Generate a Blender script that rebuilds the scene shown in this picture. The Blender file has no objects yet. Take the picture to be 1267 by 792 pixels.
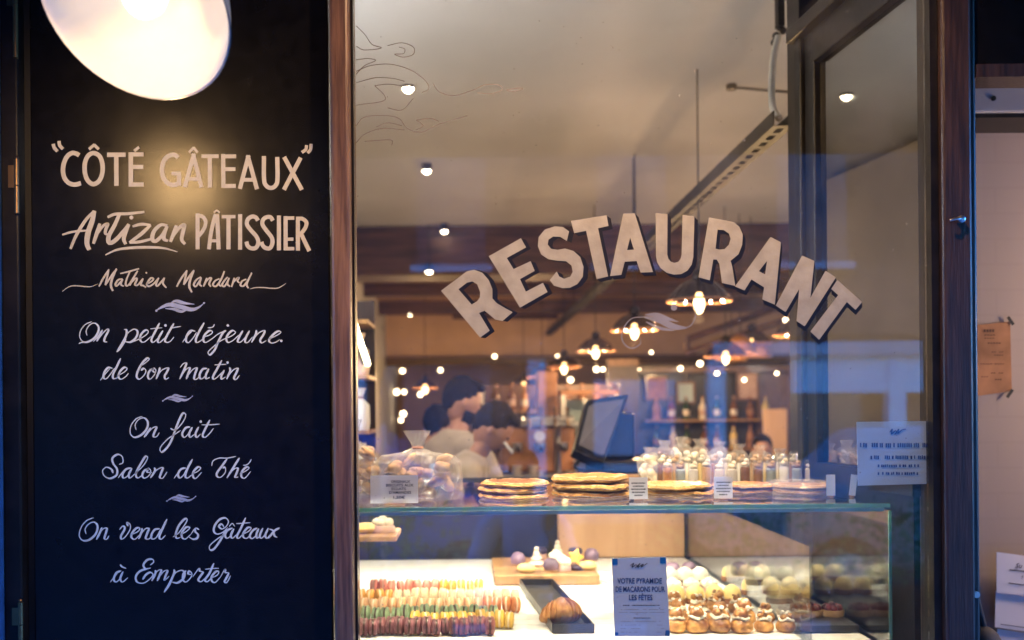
import bpy, bmesh, math, random
from mathutils import Vector, Matrix
from mathutils.geometry import tessellate_polygon
random.seed(7)
scene = bpy.context.scene
COL = scene.collection
R = math.radians
EYE = 1.54            # camera height
F = 1250.0            # focal length in photo pixels (photo is 1267 wide)
VX, VY = 578.0, 505.0 # vanishing point of the depth direction in the photo
ROLL = R(0.5)
FY = 2.19             # distance of the shop front

# ------------------------------------------------------------------ camera
cam = bpy.data.cameras.new('camera'); camo = bpy.data.objects.new('camera', cam); COL.objects.link(camo)
camo.location = (0, 0, EYE)
camo.rotation_mode = 'XYZ'
camo.rotation_euler = (R(90), ROLL, 0)
cam.sensor_width = 36; cam.lens = 36 * F / 1267
cam.clip_start = 0.05; cam.clip_end = 500
_c, _s = math.cos(ROLL), math.sin(ROLL)
cam.shift_x = (633.5 - VX) / 1267
cam.shift_y = (VY - 396) / 1267
cam.dof.use_dof = True; cam.dof.focus_distance = 2.2; cam.dof.aperture_fstop = 2.5
cam.dof.aperture_blades = 0
scene.camera = camo
# ------------------------------------------------------------------ world: blue dusk sky
w = bpy.data.worlds.new('World'); scene.world = w; w.use_nodes = True
nt = w.node_tree; nt.nodes.clear()
out = nt.nodes.new('ShaderNodeOutputWorld'); bg = nt.nodes.new('ShaderNodeBackground')
sky = nt.nodes.new('ShaderNodeTexSky'); sky.sky_type = 'NISHITA'; sky.sun_disc = False
sky.sun_elevation = R(12); sky.sun_rotation = R(0); sky.ozone_density = 6
sky.dust_density = 0.3
tint = nt.nodes.new('ShaderNodeMixRGB'); tint.blend_type = 'MULTIPLY'; tint.inputs[0].default_value = 1
tint.inputs[2].default_value = (0.22, 0.66, 1.22, 1)
nt.links.new(sky.outputs[0], tint.inputs[1]); nt.links.new(tint.outputs[0], bg.inputs[0])
bg.inputs[1].default_value = 0.15
nt.links.new(bg.outputs[0], out.inputs[0])
# low sun behind the restaurant's own building (dusk: it does not reach the street)
sl = bpy.data.lights.new('sun', 'SUN'); sl.energy = 0.3; sl.angle = R(0.5); sl.color = (1, .85, .7)
so = bpy.data.objects.new('sun', sl); COL.objects.link(so); so.rotation_euler = (R(-78), 0, 0); so.location = (0, 40, 20)
# ------------------------------------------------------------------ exposure and render
vs = scene.view_settings; vs.view_transform = 'Standard'; vs.look = 'None'; vs.gamma = 1; vs.exposure = 4.1
cy = scene.cycles
try:
    cy.use_denoising = True; cy.denoiser = 'OPENIMAGEDENOISE'; cy.denoising_prefilter = 'ACCURATE'
except Exception: pass
cy.max_bounces = 10; cy.diffuse_bounces = 4; cy.glossy_bounces = 5; cy.transparent_max_bounces = 40
cy.transmission_bounces = 8
cy.caustics_reflective = False; cy.caustics_refractive = False
cy.sample_clamp_indirect = 2.0; cy.blur_glossy = 0.5

# ------------------------------------------------------------------ helpers
def W(px, py, d):
    """photo pixel at distance d -> world point"""
    u, v = px - VX, VY - py
    return Vector(((u * _c + v * _s) * d / F, d, EYE + (-u * _s + v * _c) * d / F))

def ramp(n, nt, stops):
    r = nt.nodes.new('ShaderNodeValToRGB'); e = r.color_ramp.elements
    while len(e) < len(stops): e.new(0.5)
    for i, (p, c) in enumerate(stops): e[i].position = p; e[i].color = (*c, 1)
    nt.links.new(n, r.inputs[0]); return r.outputs[0]

MATS = {}
def mat(name, col, rough=.5, metal=0, var=.15, scale=8, bump=0, bscale=None, coat=0, spec=.5, sss=0, col2=None, stretch=None, detail=4, emit=None, estr=0, trans=0, orand=0, rvar=0):
    m = bpy.data.materials.new(name); m.use_nodes = True; MATS[name] = m
    nt = m.node_tree; b = nt.nodes['Principled BSDF']
    tc = nt.nodes.new('ShaderNodeTexCoord'); mp = nt.nodes.new('ShaderNodeMapping')
    nt.links.new(tc.outputs['Object'], mp.inputs[0])
    if stretch: mp.inputs['Scale'].default_value = stretch
    nz = nt.nodes.new('ShaderNodeTexNoise'); nz.inputs['Scale'].default_value = scale; nz.inputs['Detail'].default_value = detail
    nt.links.new(mp.outputs[0], nz.inputs[0])
    c2 = col2 or tuple(max(0, c * (1 - 2 * var)) for c in col)
    c1 = tuple(min(1, c * (1 + var * .6)) for c in col) if not col2 else col
    cout = ramp(nz.outputs[0], nt, [(.32, c2), (.68, c1)])
    if orand:   # each copy of a thing has its own shade
        oi = nt.nodes.new('ShaderNodeObjectInfo'); mr = nt.nodes.new('ShaderNodeMapRange'); mr.inputs[3].default_value = 1 - orand; mr.inputs[4].default_value = 1 + orand * .6
        nt.links.new(oi.outputs['Random'], mr.inputs[0]); hs = nt.nodes.new('ShaderNodeHueSaturation'); nt.links.new(mr.outputs[0], hs.inputs['Value'])
        nt.links.new(cout, hs.inputs['Color']); cout = hs.outputs[0]
    nt.links.new(cout, b.inputs['Base Color'])
    if rvar:
        n3 = nt.nodes.new('ShaderNodeTexNoise'); n3.inputs['Scale'].default_value = 3.5; n3.inputs['Detail'].default_value = 8; n3.inputs['Roughness'].default_value = .7
        nt.links.new(mp.outputs[0], n3.inputs[0]); m3 = nt.nodes.new('ShaderNodeMapRange'); m3.inputs[1].default_value = .3; m3.inputs[2].default_value = .7; m3.inputs[3].default_value = rough - rvar; m3.inputs[4].default_value = rough + rvar
        nt.links.new(n3.outputs[0], m3.inputs[0]); nt.links.new(m3.outputs[0], b.inputs['Roughness'])
    if not rvar: b.inputs['Roughness'].default_value = rough
    b.inputs['Metallic'].default_value = metal
    b.inputs['Coat Weight'].default_value = coat; b.inputs['Coat Roughness'].default_value = .15
    b.inputs['Specular IOR Level'].default_value = spec
    b.inputs['Transmission Weight'].default_value = trans
    if sss:
        b.inputs['Subsurface Weight'].default_value = sss; b.inputs['Subsurface Radius'].default_value = (.01, .006, .003)
        b.inputs['Subsurface Scale'].default_value = .5
    if emit:
        b.inputs['Emission Color'].default_value = (*emit, 1); b.inputs['Emission Strength'].default_value = estr
    if bump:
        n2 = nt.nodes.new('ShaderNodeTexNoise'); n2.inputs['Scale'].default_value = bscale or scale * 3; n2.inputs['Detail'].default_value = 3
        nt.links.new(mp.outputs[0], n2.inputs[0])
        bp = nt.nodes.new('ShaderNodeBump'); bp.inputs['Strength'].default_value = bump; bp.inputs['Distance'].default_value = .01
        nt.links.new(n2.outputs[0], bp.inputs['Height']); nt.links.new(bp.outputs[0], b.inputs['Normal'])
    return m

def glass(name, tintc=(1, 1, 1), refl=.04, dust=0, rough=0.0, mixdiff=0, diffc=(.8, .8, .8), gain=.9):
    """thin architectural glass: Schlick mix of clear transmission and mirror, with an optional film of dust"""
    m = bpy.data.materials.new(name); m.use_nodes = True; MATS[name] = m
    nt = m.node_tree; nt.nodes.clear(); N = nt.nodes.new; L = nt.links.new
    o = N('ShaderNodeOutputMaterial'); t = N('ShaderNodeBsdfTransparent'); g = N('ShaderNodeBsdfGlossy')
    t.inputs[0].default_value = (*tintc, 1); g.inputs['Roughness'].default_value = rough; g.inputs[0].default_value = (1, 1, 1, 1)
    lw = N('ShaderNodeLayerWeight'); lw.inputs[0].default_value = .5
    p = N('ShaderNodeMath'); p.operation = 'POWER'; p.inputs[1].default_value = 5; L(lw.outputs['Facing'], p.inputs[0])
    ml = N('ShaderNodeMath'); ml.operation = 'MULTIPLY_ADD'; ml.inputs[1].default_value = gain; ml.inputs[2].default_value = refl; L(p.outputs[0], ml.inputs[0])
    mx = N('ShaderNodeMixShader'); L(ml.outputs[0], mx.inputs[0]); L(t.outputs[0], mx.inputs[1]); L(g.outputs[0], mx.inputs[2])
    last = mx.outputs[0]
    if dust or mixdiff:
        d = N('ShaderNodeBsdfDiffuse'); d.inputs[0].default_value = (*diffc, 1)
        m2 = N('ShaderNodeMixShader')
        if dust:
            tc = N('ShaderNodeTexCoord')
            vo = N('ShaderNodeTexVoronoi'); vo.inputs['Scale'].default_value = 55; vo.inputs['Randomness'].default_value = 1
            nz = N('ShaderNodeTexNoise'); nz.inputs['Scale'].default_value = 2.2; nz.inputs['Detail'].default_value = 6
            L(tc.outputs['Object'], vo.inputs[0]); L(tc.outputs['Object'], nz.inputs[0])
            sp = ramp(vo.outputs['Distance'], nt, [(.07, (1, 1, 1)), (.12, (0, 0, 0))])
            pick = N('ShaderNodeTexWhiteNoise'); L(vo.outputs['Position'], pick.inputs[0])
            pk = ramp(pick.outputs['Value'], nt, [(.80, (0, 0, 0)), (.95, (1, 1, 1))])
            sm = ramp(nz.outputs[0], nt, [(.45, (0, 0, 0)), (.8, (.06, .06, .06))])
            a = N('ShaderNodeMath'); a.operation = 'MULTIPLY'; L(sp, a.inputs[0]); L(pk, a.inputs[1])
            a2 = N('ShaderNodeMath'); a2.operation = 'MULTIPLY_ADD'; a2.inputs[1].default_value = .35; L(a.outputs[0], a2.inputs[0]); L(sm, a2.inputs[2])
            a3 = N('ShaderNodeMath'); a3.operation = 'MULTIPLY'; a3.inputs[1].default_value = dust; L(a2.outputs[0], a3.inputs[0])
            L(a3.outputs[0], m2.inputs[0])
        else: m2.inputs[0].default_value = mixdiff
        L(last, m2.inputs[1]); L(d.outputs[0], m2.inputs[2]); last = m2.outputs[0]
    L(last, o.inputs[0]); return m

KL = .5   # every lamp of the place is scaled by this against the dusk sky
def emission(name, col, s):
    s = s * KL
    m = bpy.data.materials.new(name); m.use_nodes = True; MATS[name] = m
    nt = m.node_tree; nt.nodes.clear()
    o = nt.nodes.new('ShaderNodeOutputMaterial'); e = nt.nodes.new('ShaderNodeEmission')
    e.inputs[0].default_value = (*col, 1); e.inputs[1].default_value = s; nt.links.new(e.outputs[0], o.inputs[0]); return m

class MB:
    def __init__(s): s.bm = bmesh.new()
    def box(s, x0, x1, y0, y1, z0, z1, M=None):
        vs = [s.bm.verts.new(M @ Vector(p) if M else p) for p in ((x0,y0,z0),(x1,y0,z0),(x1,y1,z0),(x0,y1,z0),(x0,y0,z1),(x1,y0,z1),(x1,y1,z1),(x0,y1,z1))]
        for f in ((0,3,2,1),(4,5,6,7),(0,1,5,4),(1,2,6,5),(2,3,7,6),(3,0,4,7)): s.bm.faces.new([vs[i] for i in f])
        return s
    def tube(s, pts, r, seg=8, cap=True):
        pts = [Vector(p) for p in pts]; n = len(pts); rs = r if isinstance(r, (list, tuple)) else [r] * n
        rings = []; up = None
        for i, p in enumerate(pts):
            t = (pts[min(i + 1, n - 1)] - pts[max(i - 1, 0)]).normalized()
            if up is None: up = Vector((0, 0, 1)) if abs(t.z) < .9 else Vector((1, 0, 0))
            a = t.cross(up).normalized(); b = t.cross(a).normalized(); up = -b if False else up
            rings.append([s.bm.verts.new(p + (a * math.cos(k * 2 * math.pi / seg) + b * math.sin(k * 2 * math.pi / seg)) * rs[i]) for k in range(seg)])
        for i in range(n - 1):
            for k in range(seg): s.bm.faces.new((rings[i][k], rings[i][(k + 1) % seg], rings[i + 1][(k + 1) % seg], rings[i + 1][k]))
        if cap: s.bm.faces.new(rings[0][::-1]); s.bm.faces.new(rings[-1])
        return s
    def lathe(s, prof, c=(0, 0, 0), seg=24, M=None, scal=None, capb=True, capt=True):
        c = Vector(c); rings = []
        for r, z in prof:
            ring = []
            for k in range(seg):
                a = 2 * math.pi * k / seg; rr = r * (scal(a, z) if scal else 1)
                p = Vector((rr * math.cos(a), rr * math.sin(a), z)); ring.append(s.bm.verts.new((M @ p if M else p) + c))
            rings.append(ring)
        for i in range(len(rings) - 1):
            for k in range(seg): s.bm.faces.new((rings[i][k], rings[i][(k + 1) % seg], rings[i + 1][(k + 1) % seg], rings[i + 1][k]))
        if capb: s.bm.faces.new(rings[0][::-1])
        if capt: s.bm.faces.new(rings[-1])
        return s
    def ball(s, c, r, seg=14, rings=9, M=None, noise=0):
        c = Vector(c); r = r if isinstance(r, (list, tuple)) else (r, r, r)
        base = len(s.bm.verts)
        Mx = Matrix.Diagonal((*r, 1)); 
        if M: Mx = M @ Mx
        g = bmesh.ops.create_uvsphere(s.bm, u_segments=seg, v_segments=rings, radius=1, matrix=Matrix.Translation(c) @ Mx)
        if noise:
            for v in g['verts']: v.co += (v.co - c) * random.uniform(-noise, noise)
        return s
    def poly(s, loops, fn):
        """loops of 2-D points (first outer, others holes); fn maps a 2-D point to 3-D"""
        pts = [p for l in loops for p in l]
        tris = tessellate_polygon([[Vector((p[0], p[1], 0)) for p in l] for l in loops])
        vs = [s.bm.verts.new(fn(*p)) for p in pts]
        for t in tris:
            try: s.bm.faces.new([vs[i] for i in t])
            except ValueError: pass
        return s
    def build(s, name, m, parent=None, local=False, smooth=False, bevel=0, solid=0, sub=0, recalc=True):
        if recalc: bmesh.ops.recalc_face_normals(s.bm, faces=s.bm.faces)
        if parent is not None and not local:
            off = Vector(parent.location); q = parent.parent
            while q: off += Vector(q.location); q = q.parent
            for v in s.bm.verts: v.co -= off
        me = bpy.data.meshes.new(name); s.bm.to_mesh(me); s.bm.free()
        o = bpy.data.objects.new(name, me); COL.objects.link(o); me.materials.append(MATS[m] if isinstance(m, str) else m)
        if parent: o.parent = parent
        if smooth:
            for f in me.polygons: f.use_smooth = True
            me.set_sharp_from_angle(angle=R(50))
        if bevel:
            b = o.modifiers.new('bevel', 'BEVEL'); b.width = bevel; b.segments = 2; b.limit_method = 'ANGLE'
        if solid: q = o.modifiers.new('solid', 'SOLIDIFY'); q.thickness = solid
        if sub: q = o.modifiers.new('sub', 'SUBSURF'); q.levels = sub; q.render_levels = sub
        return o

def tag(o, label=None, cat=None, group=None, kind=None):
    if label: o['label'] = label
    if cat: o['category'] = cat
    if group: o['group'] = group
    if kind: o['kind'] = kind
    return o
def thing(name, label, cat, loc=(0, 0, 0), rot=(0, 0, 0), group=None):
    o = bpy.data.objects.new(name, None); COL.objects.link(o); o.location = loc; o.rotation_euler = rot; o.empty_display_size = .05
    return tag(o, label, cat, group)
def dup(root, loc, rot=None, label=None, group=None, scale=None):
    r = root.copy(); COL.objects.link(r); r.location = loc
    if rot is not None: r.rotation_euler = rot
    if scale: r.scale = (scale,) * 3 if not isinstance(scale, tuple) else scale
    if label: r['label'] = label
    if group: r['group'] = group
    for ch in list(root.children):
        c = ch.copy(); COL.objects.link(c); c.parent = r
        for g in ch.children:
            d = g.copy(); COL.objects.link(d); d.parent = c
    return r
def struct(name, mb, m, **k): return tag(mb.build(name, m, **k), kind='structure')
ORD = 'first second third fourth fifth sixth seventh eighth ninth tenth eleventh twelfth thirteenth fourteenth fifteenth sixteenth seventeenth eighteenth nineteenth twentieth'.split()

def catmull(pts, n=8, closed=False):
    P = [Vector(p) for p in pts]
    if len(P) < 3 and not closed: return P
    res = []; m = len(P); rng = m if closed else m - 1
    for i in range(rng):
        p0 = P[(i - 1) % m] if closed or i > 0 else P[0] * 2 - P[1]
        p1 = P[i]; p2 = P[(i + 1) % m]
        p3 = P[(i + 2) % m] if closed or i + 2 < m else P[-1] * 2 - P[-2]
        for k in range(n):
            t = k / n
            res.append(.5 * ((2 * p1) + (p2 - p0) * t + (2 * p0 - 5 * p1 + 4 * p2 - p3) * t * t + (3 * p1 - p0 - 3 * p2 + p3) * t ** 3))
    if not closed: res.append(P[-1])
    return res

_stag = [0]
def ribbon(mb, pts, wfn, d, ext=0, closed=False):
    """flat painted stroke: pts in photo pixels, width wfn(i, n, dir) in pixels, on the plane y = d"""
    n = len(pts); L, Rr = [], []
    _stag[0] = (_stag[0] + 1) % 14
    y = d - _stag[0] * .00005
    pts = [Vector((p[0], p[1])) for p in pts]
    if ext and not closed:
        pts[0] = pts[0] + (pts[0] - pts[1]).normalized() * ext; pts[-1] = pts[-1] + (pts[-1] - pts[-2]).normalized() * ext
    for i in range(n):
        a = pts[(i - 1) % n] if closed else pts[max(i - 1, 0)]; b = pts[(i + 1) % n] if closed else pts[min(i + 1, n - 1)]
        t = b - a
        t = t.normalized() if t.length > 1e-6 else Vector((1, 0))
        hw = wfn(i, n, t) / 2; nn = Vector((-t.y, t.x))
        L.append(mb.bm.verts.new(W(*(pts[i] + nn * hw), y))); Rr.append(mb.bm.verts.new(W(*(pts[i] - nn * hw), y)))
    for i in range(n if closed else n - 1):
        j = (i + 1) % n
        mb.bm.faces.new((L[i], L[j], Rr[j], Rr[i]))

def blob(mb, c, r, d):
    _stag[0] = (_stag[0] + 1) % 14
    vs = [mb.bm.verts.new(W(c[0] + r * math.cos(k * math.pi / 6), c[1] + r * math.sin(k * math.pi / 6), d - _stag[0] * .00005)) for k in range(12)]
    mb.bm.faces.new(vs)

def text_mesh(mb, body, px, py, hpx, d, bold=0, align='CENTER', wid=None, slant=0):
    """built-in-font lettering standing on the plane y = d, centred on photo pixel px, baseline py, capital height hpx"""
    cu = bpy.data.curves.new('lettering', 'FONT'); cu.body = body; cu.size = 1; cu.align_x = align; cu.offset = bold; cu.resolution_u = 2; cu.shear = slant
    o = bpy.data.objects.new('lettering', cu); COL.objects.link(o)
    me = o.to_mesh(); k = hpx / .70
    xs = [v.co.x for v in me.vertices]; sx = k
    if wid and xs: sx = wid / (max(xs) - min(xs))
    vs = [mb.bm.verts.new(W(px + v.co.x * sx, py - v.co.y * k, d)) for v in me.vertices]
    for p in me.polygons:
        try: mb.bm.faces.new([vs[i] for i in p.vertices])
        except ValueError: pass
    o.to_mesh_clear(); bpy.data.objects.remove(o); bpy.data.curves.remove(cu)
# ------------------------------------------------------------------ materials
mat('black_paint', (.006, .0055, .006), rough=.25, var=.25, scale=30, bump=.05, bscale=330, spec=.26, rvar=.05)
mat('dark_frame', (.012, .010, .010), spec=.25, rough=.4, var=.3, scale=20, bump=.05, bscale=90)
mat('blue_paint', (.03, .12, .32), rough=.4, var=.2, scale=12)
mat('varnished_wood', (.22, .11, .06), rough=.38, col2=(.085, .04, .024), scale=14, stretch=(9, 9, .6), bump=.15, bscale=30, coat=.25)
mat('dark_wood', (.055, .028, .02), rough=.36, col2=(.018, .010, .008), scale=14, stretch=(9, 9, .6), bump=.15, bscale=30, coat=.08)
mat('brass', (.26, .16, .08), rough=.42, metal=1, var=.2)
mat('steel', (.6, .6, .6), rough=.3, metal=1, var=.1)
mat('cream_paint', (.57, .53, .40), rough=.55, var=.06, scale=40)
mat('white_paint', (.68, .77, .76), rough=.55, var=.06, scale=40)
mat('grey_blue_paint', (.42, .48, .60), rough=.55, var=.12, scale=40)
mat('letter_cream', (.40, .365, .265), rough=.5, var=.10, scale=30, bump=.06, bscale=160, detail=9)
mat('letter_shadow', (.006, .006, .010), rough=.4, var=.1)
mat('swash_grey', (.30, .28, .27), rough=.4, var=.15)
mat('pencil_line', (.17, .15, .14), rough=.8, var=.2)
mat('rear_paint', (.34, .22, .145), rough=.8, var=.1, scale=1.5)
mat('ceiling_paint', (.49, .53, .60), rough=.85, var=.06, scale=1.3, bump=.04, bscale=60)
mat('wall_paint', (.27, .19, .14), rough=.8, var=.08, scale=1.6)
mat('tan_wall', (.46, .29, .18), rough=.75, var=.1, scale=2)
mat('beam_wood', (.11, .05, .036), rough=.55, col2=(.03, .016, .014), scale=5, stretch=(.5, 6, 6), bump=.3, bscale=16)
mat('floor_wood', (.14, .08, .05), rough=.35, var=.3, scale=5, stretch=(1, .15, 1))
mat('ground', (.12, .12, .125), rough=.85, var=.2, scale=2, bump=.2, bscale=60)
mat('pavement_stone', (.34, .33, .32), rough=.7, var=.18, scale=1.6, bump=.15, bscale=40)
mat('asphalt', (.05, .05, .052), rough=.8, var=.3, scale=3, bump=.3, bscale=120)
mat('stone_pale', (.55, .53, .50), rough=.75, var=.12, scale=1.2)
mat('brick_dark', (.10, .055, .045), rough=.85, var=.3, scale=9, bump=.3)
mat('leaf', (.10, .36, .15), rough=.5, var=.4, scale=5)
mat('terracotta', (.25, .11, .06), rough=.8, var=.2)
mat('car_paint', (.06, .28, .75), rough=.2, coat=1, var=.05)
mat('rubber', (.015, .015, .015), rough=.7)
mat('black_plastic', (.012, .012, .013), rough=.4)
mat('metal_dark', (.05, .045, .04), rough=.45, metal=.7, var=.2)
mat('galvanised', (.035, .032, .03), rough=.6, metal=.3, var=.2)
mat('white_cable', (.7, .68, .62), rough=.5)
mat('paper_white', (.78, .78, .80), rough=.7, var=.03)
mat('paper_blue', (.62, .70, .78), rough=.6, var=.04, scale=4)
mat('paper_pale', (.40, .50, .56), rough=.6, var=.06, scale=6)
mat('paper_kraft', (.42, .20, .09), rough=.8, var=.25, scale=9)
mat('ink', (.03, .03, .05), rough=.7)
mat('ink_blue', (.03, .08, .25), rough=.6)
mat('corner_blue', (.01, .16, .45), rough=.4)
mat('ink_brown', (.12, .05, .025), rough=.7)
mat('white_tray', (.80, .80, .80), rough=.35, var=.03)
mat('slate', (.03, .03, .035), rough=.4, var=.3, bump=.2)
mat('oak', (.42, .24, .11), rough=.5, col2=(.24, .13, .06), scale=4, stretch=(8, 1, 1))
mat('birch_panel', (.74, .46, .24), rough=.5, col2=(.62, .37, .18), scale=3, stretch=(6, 6, .5))
mat('shell_purple', (.29, .11, .12), rough=.55, var=.25, scale=60, bump=.2, bscale=200, orand=.22)
mat('shell_wine', (.24, .07, .055), rough=.55, var=.25, scale=60, bump=.2, bscale=200, orand=.22)
mat('shell_yellow', (.75, .48, .07), rough=.55, var=.15, scale=60, bump=.2, bscale=200, orand=.22)
mat('shell_green', (.34, .47, .27), rough=.55, var=.2, scale=60, bump=.2, bscale=200, orand=.22)
mat('shell_peach', (.75, .44, .24), rough=.55, var=.12, scale=60, bump=.2, bscale=200, orand=.22)
mat('shell_orange', (.75, .27, .08), rough=.55, var=.15, scale=60, bump=.2, bscale=200, orand=.22)
mat('shell_gold', (.70, .36, .08), rough=.55, var=.15, scale=60, bump=.2, bscale=200, orand=.22)
mat('shell_cream', (.80, .68, .50), rough=.55, var=.08, scale=60, bump=.2, bscale=200, orand=.22)
mat('shell_pink', (.80, .29, .23), rough=.55, var=.15, scale=60, bump=.2, bscale=200, orand=.22)
mat('cream_filling', (.75, .62, .45), rough=.5, var=.1)
mat('choco', (.05, .022, .014), rough=.35, var=.3)
mat('pastry_gold', (.70, .37, .09), rough=.42, col2=(.20, .06, .015), scale=38, bump=.5, bscale=70, coat=.2, orand=.22)
mat('pastry_edge', (.70, .42, .11), rough=.6, col2=(.38, .17, .035), scale=12, stretch=(4, 4, 9), bump=.8, bscale=25, orand=.22)
mat('pastry_dark', (.34, .13, .04), rough=.45, col2=(.10, .03, .012), scale=110, bump=.8, bscale=140, orand=.22)
mat('pastry_glaze', (.66, .28, .05), rough=.35, col2=(.24, .075, .018), scale=90, bump=.8, bscale=110, coat=.3, orand=.22)
mat('pale_strip', (.26, .33, .30), rough=.5)
mat('case_dark', (.014, .016, .022), rough=.4)
mat('stone_dark', (.035, .032, .03), rough=.8, var=.3, scale=.6)
mat('shop_dark', (.03, .04, .055), rough=.3, var=.3, scale=.8)
mat('croissant_gold', (.66, .34, .11), rough=.4, col2=(.40, .16, .045), scale=60, bump=.4, bscale=90, coat=.25)
mat('sugar_white', (.82, .78, .72), rough=.6, var=.1, scale=30, bump=.2)
mat('caramel', (.56, .27, .06), rough=.28, col2=(.28, .10, .025), scale=30, coat=.6, bump=.2, orand=.22)
mat('meringue', (.82, .76, .62), rough=.6, var=.1, scale=20, bump=.2, orand=.22)
mat('lemon_cream', (.78, .60, .25), rough=.5, var=.12, scale=20, orand=.22)
mat('star_yellow', (.80, .46, .05), rough=.5, var=.15)
mat('berry_dark', (.05, .04, .06), rough=.3, var=.3)
mat('berry_red', (.22, .03, .03), rough=.35, var=.4, scale=40)
mat('plum', (.20, .13, .20), rough=.5, var=.2, scale=25, orand=.22)
mat('rose', (.62, .42, .36), rough=.5, var=.12, scale=25, orand=.22)
mat('biscuit', (.55, .36, .19), rough=.7, col2=(.36, .21, .10), scale=25, bump=.4, orand=.22)
mat('skin', (.45, .24, .16), rough=.5, var=.12, scale=12, sss=.1)
mat('hair', (.020, .013, .010), rough=.85, var=.4, scale=90, stretch=(1, 1, .3), spec=.12, bump=.8, bscale=160)
mat('shirt_beige', (.42, .37, .31), rough=.85, var=.12, scale=6, bump=.9, bscale=11)
mat('patch_grey', (.12, .13, .14), rough=.7)
mat('trousers', (.03, .03, .04), rough=.85)
mat('dark_jacket', (.02, .022, .03), rough=.7)
mat('blue_shirt', (.16, .38, .75), rough=.8)
mat('pewter', (.10, .085, .075), rough=.25, metal=.8, var=.3)
mat('enamel_out', (.75, .75, .75), rough=.25, coat=.5, var=.03)
mat('enamel_in', (.88, .84, .76), rough=.4, var=.02)
mat('screen', (.16, .14, .14), rough=.25, var=.1, emit=(.55, .42, .38), estr=.006)
mat('copper', (.50, .24, .12), rough=.5, metal=.3, var=.25, scale=5)
mat('plaster_white', (.58, .52, .48), rough=.85, var=.1, scale=2.2)
mat('ac_white', (.36, .36, .38), rough=.45, var=.04)
mat('cabinet_blue', (.045, .045, .055), rough=.4, var=.2, scale=2)
mat('bottle_amber', (.20, .07, .02), rough=.12, coat=.5, var=.3)
mat('bottle_green', (.03, .07, .03), rough=.12, coat=.5, var=.3)
mat('crockery', (.70, .62, .54), rough=.3, var=.1)
mat('led_rail', (.5, .5, .5), rough=.4, metal=.8)
glass('window_glass', (.97, .98, .97), refl=.058, dust=.8)
glass('case_glass', (.97, .99, .98), refl=.035)
glass('side_glass', (.80, .83, .83), refl=.10)
glass('mirror_glass', (.30, .33, .34), refl=.26)
glass('edge_green', (.45, .75, .62), refl=.08, mixdiff=.35, diffc=(.30, .62, .50))
glass('tube_glass', (.93, .95, .95), refl=.10, mixdiff=.05)
glass('cellophane', (.95, .95, .94), refl=.10, rough=.08, mixdiff=.15, diffc=(.8, .76, .7))
glass('smoked_glass', (.42, .36, .31), refl=.10, rough=.05)
glass('street_glass', (.5, .55, .6), refl=.15)
emission('bulb_warm', (1.0, .60, .26), 2.6)
emission('bulb_spot', (1.0, .78, .50), 5)
emission('bulb_white', (1.0, .70, .40), 2.4)
emission('neon_glow', (1.0, .88, .45), 4.5)
emission('led_glow', (1.0, .88, .70), 7.5)
emission('shop_glow', (.75, .85, 1.0), .25)
# pale whitewashed brick with soft courses
def brick_mat(name, c1, c2, mortar, bw, bh, bump):
    m = mat(name, c1); nt = m.node_tree; b = nt.nodes['Principled BSDF']
    br = nt.nodes.new('ShaderNodeTexBrick'); br.inputs['Scale'].default_value = 1; br.inputs['Brick Width'].default_value = bw; br.inputs['Row Height'].default_value = bh
    br.inputs['Mortar Size'].default_value = .006; br.inputs['Mortar Smooth'].default_value = .6
    br.inputs['Color1'].default_value = (*c1, 1); br.inputs['Color2'].default_value = (*c2, 1); br.inputs['Mortar'].default_value = (*mortar, 1)
    tc = nt.nodes.new('ShaderNodeTexCoord'); mp = nt.nodes.new('ShaderNodeMapping'); mp.inputs['Rotation'].default_value = (R(-90), 0, 0)
    nt.links.new(tc.outputs['Object'], mp.inputs[0]); nt.links.new(mp.outputs[0], br.inputs[0]); nt.links.new(br.outputs[0], b.inputs['Base Color'])
    bp = nt.nodes.new('ShaderNodeBump'); bp.inputs['Strength'].default_value = bump; bp.inputs['Distance'].default_value = .006; bp.invert = True
    nt.links.new(br.outputs['Fac'], bp.inputs['Height']); nt.links.new(bp.outputs[0], b.inputs['Normal']); b.inputs['Roughness'].default_value = .8
brick_mat('whitewash_brick', (.37, .31, .27), (.365, .305, .268), (.355, .297, .26), .24, .075, .03)
brick_mat('dark_brick', (.02, .013, .011), (.026, .015, .012), (.03, .025, .022), .22, .07, .5)

# ------------------------------------------------------------------ setting
CEIL = EYE + 1.5
struct('ground', MB().box(-60, 60, -80, 80, -.3, -.12), 'ground')
struct('pavement', MB().box(-30, 30, -2.6, FY + .02, -.11, 0), 'pavement_stone')
struct('road', MB().box(-30, 30, -9.6, -2.75, -.11, -.10), 'asphalt')
struct('kerb', MB().box(-30, 30, -2.745, -2.605, -.115, .005), 'stone_pale', bevel=.01)
struct('far_pavement', MB().box(-30, 30, -13, -9.75, -.11, 0), 'pavement_stone')
struct('floor', MB().box(-1.3, 5, FY + .03, 16, -.1, .01), 'floor_wood')
struct('ceiling', MB().box(-1.3, 5, FY + .02, 8.31, CEIL, CEIL + .1), 'ceiling_paint')
struct('rear_ceiling', MB().box(-1.3, 5, 8.78, 13.1, EYE + 1.27, EYE + 1.37), 'rear_paint')
struct('left_wall', MB().box(-1.45, -1.302, FY + .1, 16.2, -.1, CEIL), 'wall_paint')
struct('right_wall', MB().box(5.002, 5.15, FY + .1, 16.2, -.1, CEIL), 'wall_paint')
struct('back_wall', MB().box(-1.45, 5.15, 16.202, 16.35, -.1, CEIL), 'tan_wall')
struct('bulkhead_wall', MB().box(-1.298, 4.998, 13.0, 13.2, EYE + .66, EYE + 1.268), 'tan_wall')
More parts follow.
